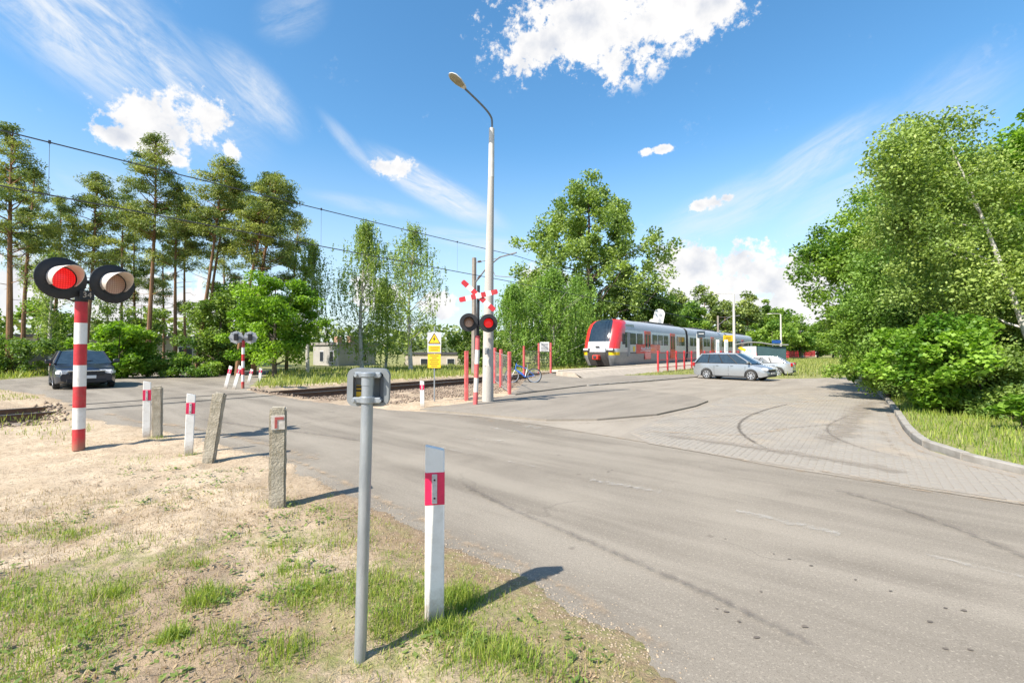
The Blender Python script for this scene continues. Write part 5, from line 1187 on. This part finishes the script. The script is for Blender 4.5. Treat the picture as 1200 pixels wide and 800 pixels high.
def pine(label, px_, d, h, top_px=None, r=.17, spread=2.0, clear=.5, n_cl=34, per=190, bend=0.3, seed_group='pine trees behind the crossing'):
    clear = min(.66, clear+.11); n_cl = int(n_cl*1.08); base = GP(px_, d); t = thing('pine_tree', label, 'pine tree', base, 0, seed_group)
    dx = ((top_px-px_)/F*d) if top_px is not None else RNG.normal()*.5
    axis_ = lambda f: Vector((dx*f**1.3+bend*math.sin(f*3+px_)*.5, bend*math.cos(f*2.3+px_)*.4*f, h*f))
    m = MB(); k = 8; r *= .82; m.tube1([axis_(i/k)-Vector((0,0,.3 if i == 0 else 0)) for i in range(k+1)], [r*(1.2 if i == 0 else 1)*(1-.82*(i/k)**1.2) for i in range(k+1)], 9)
    C = []; Rr = []; ends = []
    for i in range(n_cl):
        f = clear+(1-clear)*(i+RNG.uniform(0, .8))/n_cl; f = min(f, .99); a = RNG.uniform(0, 2*math.pi)
        env = spread*(1.05-((f-clear)/(1-clear))**1.7*.85)*(.45+.55*min(1, (f-clear)/(.25*(1-clear))+.3)); L = env*RNG.uniform(.35, 1.05)
        c = axis_(f)+Vector((math.cos(a)*L, math.sin(a)*L, RNG.uniform(-.1, .35)*L))
        ends.append((axis_(max(f-.03, .05)), c)); C.append(tuple(c)); Rr.append(RNG.uniform(.45, .95)*(1.15-.4*f))
        if L > .8: C.append(tuple(axis_(f).lerp(c, .55)+Vector((RNG.normal()*.2, RNG.normal()*.2, .1)))); Rr.append(RNG.uniform(.35, .6))
    C.append(tuple(axis_(1.0))); Rr.append(.45)
    for a, c in ends: m.tube1(wob(a, c, 3, .08), [r*.26, r*.19, r*.12, r*.05], 4)
    for i in range(9):                                    # bare dead branches under the crown
        f = clear*RNG.uniform(.45, 1.0); a = RNG.uniform(0, 2*math.pi); L = RNG.uniform(.5, 1.6); b = axis_(f); m.tube1(wob(b, b+Vector((math.cos(a)*L, math.sin(a)*L, RNG.uniform(-.2, .3))), 3, .07), [r*.16, r*.12, r*.08, r*.03], 4)
    m.build('trunk', bark_pine, t)
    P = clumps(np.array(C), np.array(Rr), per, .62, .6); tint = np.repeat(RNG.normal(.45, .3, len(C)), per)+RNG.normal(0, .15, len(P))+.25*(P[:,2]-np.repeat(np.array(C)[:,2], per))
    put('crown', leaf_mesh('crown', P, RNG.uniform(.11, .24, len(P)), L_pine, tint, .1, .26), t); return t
def weeping(label, px_, d, h, spread, n_s, per, mat=None, clear=.12, lean=0, group='weeping birches', cl=1.0, per_top=40, wid=None):
    base = GP(px_, d); t = thing('birch_tree', label, 'birch tree', base, 0, group); m = MB(); k = 7; axis_ = lambda f: Vector((lean*f**1.4+.15*math.sin(f*5+px_), .1*math.cos(f*4), h*f))
    m.tube1([axis_(i/k*.97)-Vector((0,0,.3 if i == 0 else 0)) for i in range(k+1)], [.15*h/9*(1-.9*i/k) for i in range(k+1)], 8)
    P = []; tt = []
    for i in range(n_s):
        f = clear+(1-clear)*RNG.uniform(0, 1)**.8; a = RNG.uniform(0, 2*math.pi); q = (f-clear)/(1-clear)
        prof = math.sin(math.pi*min(1, .18+.82*q)**.9)**.7*(1 if q < .8 else .75); L = spread*max(.15, prof)*RNG.uniform(.25, 1.0)*(1+.3*math.sin(3*a+px_+4*f))
        b = axis_(f); rise = (.25+.35*q)*L; e = b+Vector((math.cos(a)*L, math.sin(a)*L, rise))
        if i % 3 == 0: m.tube1(wob(axis_(max(.05, f-.06)), e, 3, .05), [.035*h/9, .026*h/9, .016*h/9, .006], 4)
        n1 = per_top; u = RNG.uniform(.3, 1, n1); P.append(np.array(b)+(np.array(e)-np.array(b))*u[:,None]+RNG.normal(0, .16*cl, (n1,3))); tn = RNG.normal(.5, .25); tt.append(np.full(n1, tn))
        for _ in range(3):                                # hanging sprays of small leaves
            n2 = per; l = RNG.uniform(.5, 1.7)*cl; v = RNG.uniform(0, 1, n2); s0_ = np.array(e)+RNG.normal(0, .28*cl, 3)
            dr = RNG.normal(0, .12, 2); P.append(np.stack([s0_[0]+dr[0]*v*l+RNG.normal(0, .035, n2), s0_[1]+dr[1]*v*l+RNG.normal(0, .035, n2), s0_[2]-v*l+RNG.normal(0, .03, n2)], 1)); tt.append(np.full(n2, tn+RNG.normal(0, .08)))
    P = np.concatenate(P); tt = np.concatenate(tt)+RNG.normal(0, .13, len(P)); k_ = P[:,2] > .1; P, tt = P[k_], tt[k_]
    m.build('trunk', bark_birch, t); put('crown', leaf_mesh('crown', P, RNG.uniform(.08, .17, len(P))*max(1, d/34), mat or L_birch, tt, .05, .6, 1.2), t); return t
H = lambda top_y, d: EYE+(411-top_y)/F*d
# --- pines on the left
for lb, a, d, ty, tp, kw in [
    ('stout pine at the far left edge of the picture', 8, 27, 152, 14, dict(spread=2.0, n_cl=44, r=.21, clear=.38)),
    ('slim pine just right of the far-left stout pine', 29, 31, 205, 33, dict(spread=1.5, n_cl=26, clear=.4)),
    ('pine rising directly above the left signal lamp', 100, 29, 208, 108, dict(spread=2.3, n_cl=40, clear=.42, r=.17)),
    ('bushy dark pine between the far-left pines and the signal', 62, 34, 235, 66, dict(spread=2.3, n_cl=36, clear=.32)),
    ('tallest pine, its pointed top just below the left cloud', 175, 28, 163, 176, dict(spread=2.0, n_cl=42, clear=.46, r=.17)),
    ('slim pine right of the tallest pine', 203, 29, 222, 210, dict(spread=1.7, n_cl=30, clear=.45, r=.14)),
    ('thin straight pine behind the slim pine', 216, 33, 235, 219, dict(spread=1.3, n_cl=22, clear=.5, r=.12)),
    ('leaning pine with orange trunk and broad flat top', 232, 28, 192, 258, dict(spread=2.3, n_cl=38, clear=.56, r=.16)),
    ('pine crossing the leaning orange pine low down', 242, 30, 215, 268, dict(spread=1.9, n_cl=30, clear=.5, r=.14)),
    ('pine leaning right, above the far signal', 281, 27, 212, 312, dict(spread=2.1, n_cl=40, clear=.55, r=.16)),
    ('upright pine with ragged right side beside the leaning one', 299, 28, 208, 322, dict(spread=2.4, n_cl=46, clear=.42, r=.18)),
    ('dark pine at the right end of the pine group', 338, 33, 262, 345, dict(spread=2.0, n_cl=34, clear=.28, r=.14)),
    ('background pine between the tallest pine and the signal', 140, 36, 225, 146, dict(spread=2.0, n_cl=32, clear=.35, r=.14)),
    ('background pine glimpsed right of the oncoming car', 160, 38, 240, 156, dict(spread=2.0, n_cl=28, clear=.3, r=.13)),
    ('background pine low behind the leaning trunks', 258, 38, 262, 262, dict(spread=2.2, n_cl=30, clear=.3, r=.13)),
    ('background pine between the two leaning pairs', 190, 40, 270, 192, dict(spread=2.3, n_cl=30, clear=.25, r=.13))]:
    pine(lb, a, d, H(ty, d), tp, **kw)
for lb, a, d, ty in [('slim white birch trunk seen under the left signal lamp', 60, 30, 300),('thin birch sapling behind the unlit left lamp', 128, 33, 310)]:
    weeping(lb, a, d, H(ty, d), 1.3, 50, 14, clear=.3, group='thin birches among the pines')
# --- leafy trees and shrubs beyond the track
tree('maple_tree', 'bright green maple behind the far signal', GP(322, 25), H(322, 25), .13, (2.2,2.0,3.1,2.7), 70, 260, .17, L_bush, bark_dark, (.45,.8), flat=.6)
tree('maple_tree', 'darker green tree left of the far signal', GP(258, 28), H(345, 28), .13, (2.4,1.8,2.4,2.5), 55, 220, .19, L_dark, bark_dark, (.45,.8))
tree('maple_tree', 'dark leafy tree under the leaning pines', GP(283, 31), H(322, 31), .13, (2.4,2.0,3.2,3.0), 55, 200, .2, L_mix, bark_dark, (.5,.9))
tree('green_shrub', 'bright lime green shrub behind the oncoming car', GP(140, 24.5), H(370, 24.5), .05, (1.9,1.3,1.5,1.5), 46, 240, .18, L_bush, bark_dark, (.35,.6), cat='shrub')
tree('green_shrub', 'low shrub right of the lime green shrub under the pines', GP(188, 25.5), 1.5, .03, (1.8,.8,.6,.7), 26, 170, .13, L_mix, bark_dark, (.25,.45), cat='shrub')
tree('green_shrub', 'low shrub in front of the darker tree', GP(226, 25.5), 1.4, .03, (1.7,.8,.55,.6), 26, 170, .13, L_mix, bark_dark, (.25,.45), cat='shrub')
tree('green_shrub', 'dark shrub at the foot of the far-left pines', GP(22, 27), 2.6, .04, (2.6,1.2,1.2,1.2), 36, 180, .16, L_dark, bark_dark, (.4,.7), cat='shrub')
tree('leafy_tree', 'mid green understorey tree left of the car above the shed', GP(44, 33), H(345, 33), .08, (3.0,1.8,2.8,2.3), 40, 170, .2, L_mix, bark_dark, (.45,.8), gap=.42)
tree('leafy_tree', 'yellowish understorey tree behind the tallest pine', GP(165, 33), H(350, 33), .08, (2.6,1.8,2.7,2.2), 34, 160, .2, L_birch, bark_dark, (.45,.8), gap=.42)
weeping('weeping birch at the right end of the pine group', 362, 31, H(292, 31), 1.7, 85, 22, clear=.3, lean=.2)
weeping('weeping birch left of the yellow signs, the denser one', 424, 33, H(268, 33), 2.7, 165, 24, clear=.12, lean=.1)
weeping('tall airy weeping birch right behind the yellow signs', 480, 33, H(272, 33), 2.9, 130, 22, clear=.2, lean=.25)
weeping('small birch between the two big birches', 452, 36, H(330, 36), 1.6, 80, 22, clear=.05)
weeping('bright weeping birch behind the lamp post', 600, 37, H(338, 37), 2.4, 150, 24, clear=.02, mat=L_hang)
weeping('weeping birch left of the train nose', 648, 39, H(322, 39), 3.0, 230, 26, clear=.02, cl=1.3, mat=L_hang)
weeping('weeping birch touching the front of the train', 676, 44, H(330, 44), 2.6, 160, 26, clear=.02, cl=1.3, mat=L_hang)
tree('leafy_tree', 'light green shrubby tree behind the mesh fence', GP(560, 36), H(368, 36), .08, (2.0,1.5,1.8,1.8), 38, 200, .2, L_birch, bark_dark, (.4,.75))
tree('leafy_tree', 'pale distant tree showing beside the cross', GP(607, 70), H(338, 70), .2, (2.6,2.2,7,4), 26, 120, .4, L_birch, bark_dark, (.7,1.2), clear=3.0)
tree('poplar_tree', 'big tall poplar rising behind the train nose', GP(690, 56), H(207, 56), .48, (8.8,7.0,12.2,10.9), 340, 125, .37, L_pop, bark_dark, (.7,1.4), flat=.95, gap=.22, limbs=50, profile=lambda q: 1.0 if q < .0 else 1-.62*q**1.2)
tree('leafy_tree', 'dark round tree behind the train roof', GP(757, 58), H(322, 58), .25, (3.6,3,5.0,4.6), 70, 200, .36, L_dark, bark_dark, (.8,1.4))
tree('leafy_tree', 'tree below the poplar on its left side', GP(628, 50), H(318, 50), .2, (3.4,2.6,5,4.3), 60, 170, .34, L_pop, bark_dark, (.7,1.3), gap=.36)
# --- wood beyond the platform
fk_ = [(798,95,337,0),(826,100,330,0),(850,96,350,0),(876,100,344,0),(898,104,352,2),(915,98,362,1),(938,104,372,1),(958,110,376,1),(976,112,372,1),(810,84,356,1),(785,80,352,1),(836,120,356,2),(862,120,362,2),(888,118,366,1),(925,125,368,1),(1000,110,366,1),(905,92,378,1)]
nmf = ['first','second','third']
FL = ['pine-like tree left of all others in the wood beyond the train','tall rusty green tree in the wood beyond the train','tree beyond the train close left of the nearest platform lamp','tree in the wood just right of the nearest platform lamp','dark pointed spruce left of the second platform lamp','round tree right of the pointed spruce','round tree behind the shelter-side platform lamp','round tree behind the far red railing','round tree above the far end of the red railing','low bright tree against the train roof','leafy tree beyond the train beside the white signal board','dark pointed spruce high over the second coach','dark pointed spruce behind the nearest platform lamp','dim tree deep in the wood behind the shelter','dim tree deep in the wood behind the far railing','tree in the wood partly hidden by the right-hand trees','low tree in front of the wood by the shelter']
for (a, d, ty, kd), lb in zip(fk_, FL):
    h = H(ty, d)
    if kd == 2: tree('spruce_tree', lb, GP(a, d), h, .2, (2.2,2.2,h*.5,h*.5), 46, 90, .55, L_dark, bark_dark, (.6,1.1), group='trees in the wood beyond the platform', profile=lambda q: max(.08, (1-q)/1.7))
    else: tree('leafy_tree', lb, GP(a, d), h, .25, (3.4,3,h*.55,h*.45), 44, 120, .55, (L_far, L_mix)[kd], bark_pine if kd == 0 else bark_dark, (.9,1.7), group='trees in the wood beyond the platform', clear=2.0 if kd == 0 else 0.0, gap=.3 if kd == 0 else 0)
# --- right-hand thicket
tree('maple_bush', 'bright maple bush at the kerb with large leaves', GP(1098, 11.6), 2.8, .05, (1.2,1.0,1.3,1.25), 84, 240, .105, L_maple, bark_dark, (.25,.5), flat=.75, cat='shrub', aspect=.9, up=.5, limbs=20)
tree('maple_bush', 'small leafy sapling at the right edge beside the kerb', GP(1195, 8.9), .75, .015, (.40,.35,.45,.3), 14, 60, .13, L_maple, bark_dark, (.12,.22), flat=.5, cat='shrub', up=.9)
tree('birch_tree', 'leaning birch with white trunk in the right-hand thicket', GP(1232, 11.4), H(130, 11.4), .10, (1.9,1.2,4.9,3.1), 165, 280, .085, L_birch, bark_birch, (.35,.75), lean=(-2.5,.2), off=(-.2,.55), flat=.9, limbs=10, up=.2, droop=.8, cat='birch tree')
tree('birch_tree', 'full leafy birch left of the leaning white trunk', GP(1092, 15.2), H(158, 15.2), .13, (2.1,1.8,4.6,4.0), 220, 280, .10, L_hang, bark_birch, (.45,.85), flat=.9, limbs=30, up=.2, droop=.8, cat='birch tree', profile=lambda q: 1.0 if q < .2 else 1-.45*(q-.2))
tree('maple_tree', 'dark green maple forming the left end of the right-hand thicket', GP(1040, 19), H(208, 19), .17, (2.5,2.3,4.8,4.1), 170, 330, .125, L_mix, bark_dark, (.45,.85), flat=.75, limbs=34, up=.4, aspect=.8, gap=.33, clear=1.75)
tree('maple_tree', 'maple behind the full birch in the right-hand thicket', GP(1065, 20), H(185, 20), .17, (2.6,2.2,5.2,4.2), 130, 300, .13, L_mix, bark_dark, (.45,.9), flat=.75, limbs=24, up=.4)
tree('maple_tree', 'tall maple with big bright leaves at the right edge', GP(1222, 13.4), H(116, 13.4), .12, (1.7,1.5,5.3,3.4), 120, 260, .11, L_maple, bark_dark, (.3,.6), flat=.7, limbs=28, up=.5, aspect=.9)
tree('leafy_tree', 'dense dark tree filling the thicket behind the leaning birch', GP(1165, 17), H(150, 17), .16, (2.8,2.2,4.6,4.6), 150, 260, .125, L_dark, bark_dark, (.5,1.0), limbs=24)
tree('leafy_tree', 'dense tree added outside the right edge to cast shade', GP(1290, 14), 8.5, .16, (2.6,2.2,4.2,4.2), 120, 150, .17, L_mix, bark_dark, (.5,1.0), limbs=20)  # off-frame tree, added to cast shade
tree('leafy_tree', 'shaded undergrowth tree low behind the kerb', GP(1150, 13.6), 3.4, .06, (2.2,1.4,1.5,1.7), 90, 220, .095, L_dark, bark_dark, (.35,.6), limbs=26)
tree('leafy_tree', 'shaded undergrowth at the right edge below the leaning trunk', GP(1225, 11.8), 2.9, .05, (1.3,1.2,1.3,1.5), 60, 200, .09, L_dark, bark_dark, (.3,.5), limbs=20)
tree('leafy_tree', 'low spreading branches beside the far end of the kerb', GP(1040, 16.6), 3.6, .08, (1.7,1.5,1.9,1.8), 80, 260, .11, L_mix, bark_dark, (.35,.65), limbs=20)
tree('leafy_tree', 'smaller tree beyond the left end of the right-hand thicket', GP(1022, 27), H(330, 27), .1, (1.9,1.6,3.4,2.4), 60, 260, .16, L_mix, bark_dark, (.45,.85), flat=.55, up=.6)
tree('green_shrub', 'bushy shrub where the kerb meets the meadow', GP(1022, 24), 1.8, .04, (1.3,1.0,.9,1.0), 30, 180, .15, L_mix, bark_dark, (.3,.55), cat='shrub')
tree('pale_shrub', 'small shrub at the end of the kerb, bright sunlight put into its whitish leaves', GP(1018, 20.5), 1.0, .02, (.42,.35,.5,.45), 16, 110, .10, leafmat('sunlit whitish leaves', (.42,.45,.36), (.70,.70,.64), .3), bark_dark, (.14,.25), cat='shrub')  # leaf colour whitened to paint strong sunlight onto an ordinary bush
tree('green_shrub', 'dark undergrowth shrub right of the maple bush behind the kerb', GP(1148, 11.2), 1.9, .04, (1.0,.8,.8,.95), 46, 220, .085, L_dark, bark_dark, (.22,.42), cat='shrub')
tree('green_shrub', 'dark undergrowth shrub nearest the right edge of the picture', GP(1215, 10.6), 1.5, .04, (1.0,.8,.75,.85), 44, 220, .08, L_dark, bark_dark, (.22,.42), cat='shrub')
# --- far wood on the horizon: nobody could count it
def belt(name, pts, h, leaf, n, mat):
    P = []
    for a, b in zip(pts[:-1], pts[1:]):
        a, b = Vector(a), Vector(b); k = int(n*(b-a).length/100)
        f = RNG.uniform(0, 1, k); x = a.x+(b.x-a.x)*f+RNG.normal(0, 4, k); y = a.y+(b.y-a.y)*f+RNG.normal(0, 4, k); hh = h*(.55+.45*fbm(x, y, .09, 3)*1.6)
        P.append(np.stack([x, y, RNG.uniform(0, 1, k)**.8*hh], 1))
    P = np.concatenate(P); me = leaf_mesh(name, P, leaf*RNG.uniform(.7, 1.4, len(P)), mat, np.clip(.5+1.6*(fbm(P[:,0]+P[:,1]*.3, P[:,2]*2, .22, 3)-.5)+RNG.normal(0, .15, len(P)), 0, 1), .3)
    put(name, me, kind='stuff')
belt('distant_wood', [(-190,30,0),(-150,120,0),(-95,165,0),(-45,185,0),(0,190,0),(40,175,0)], 12, 2.0, 2600, L_far)
belt('distant_wood', [(70,165,0),(110,170,0),(150,120,0),(150,40,0),(120,0,0)], 13, 1.8, 2600, L_far)
hl = MB(); V = []
for i in range(41):
    a = R(-75+150*i/40); r = 900; hgt = 14+14*float(fbm(np.array([i*.35]), np.array([2.0]), .8, 3)[0]); V += [(r*math.sin(a), r*math.cos(a), -2), (r*1.03*math.sin(a), r*1.03*math.cos(a), hgt), (r*1.3*math.sin(a), r*1.3*math.cos(a), hgt*.9)]
hl.add(V, [(i*3+j, i*3+3+j, i*3+4+j, i*3+1+j) for i in range(40) for j in range(2)]).build('hills', M('wooded hill', (.06,.085,.045), (.085,.105,.05), rough=1, scale=.05), None, 'structure')
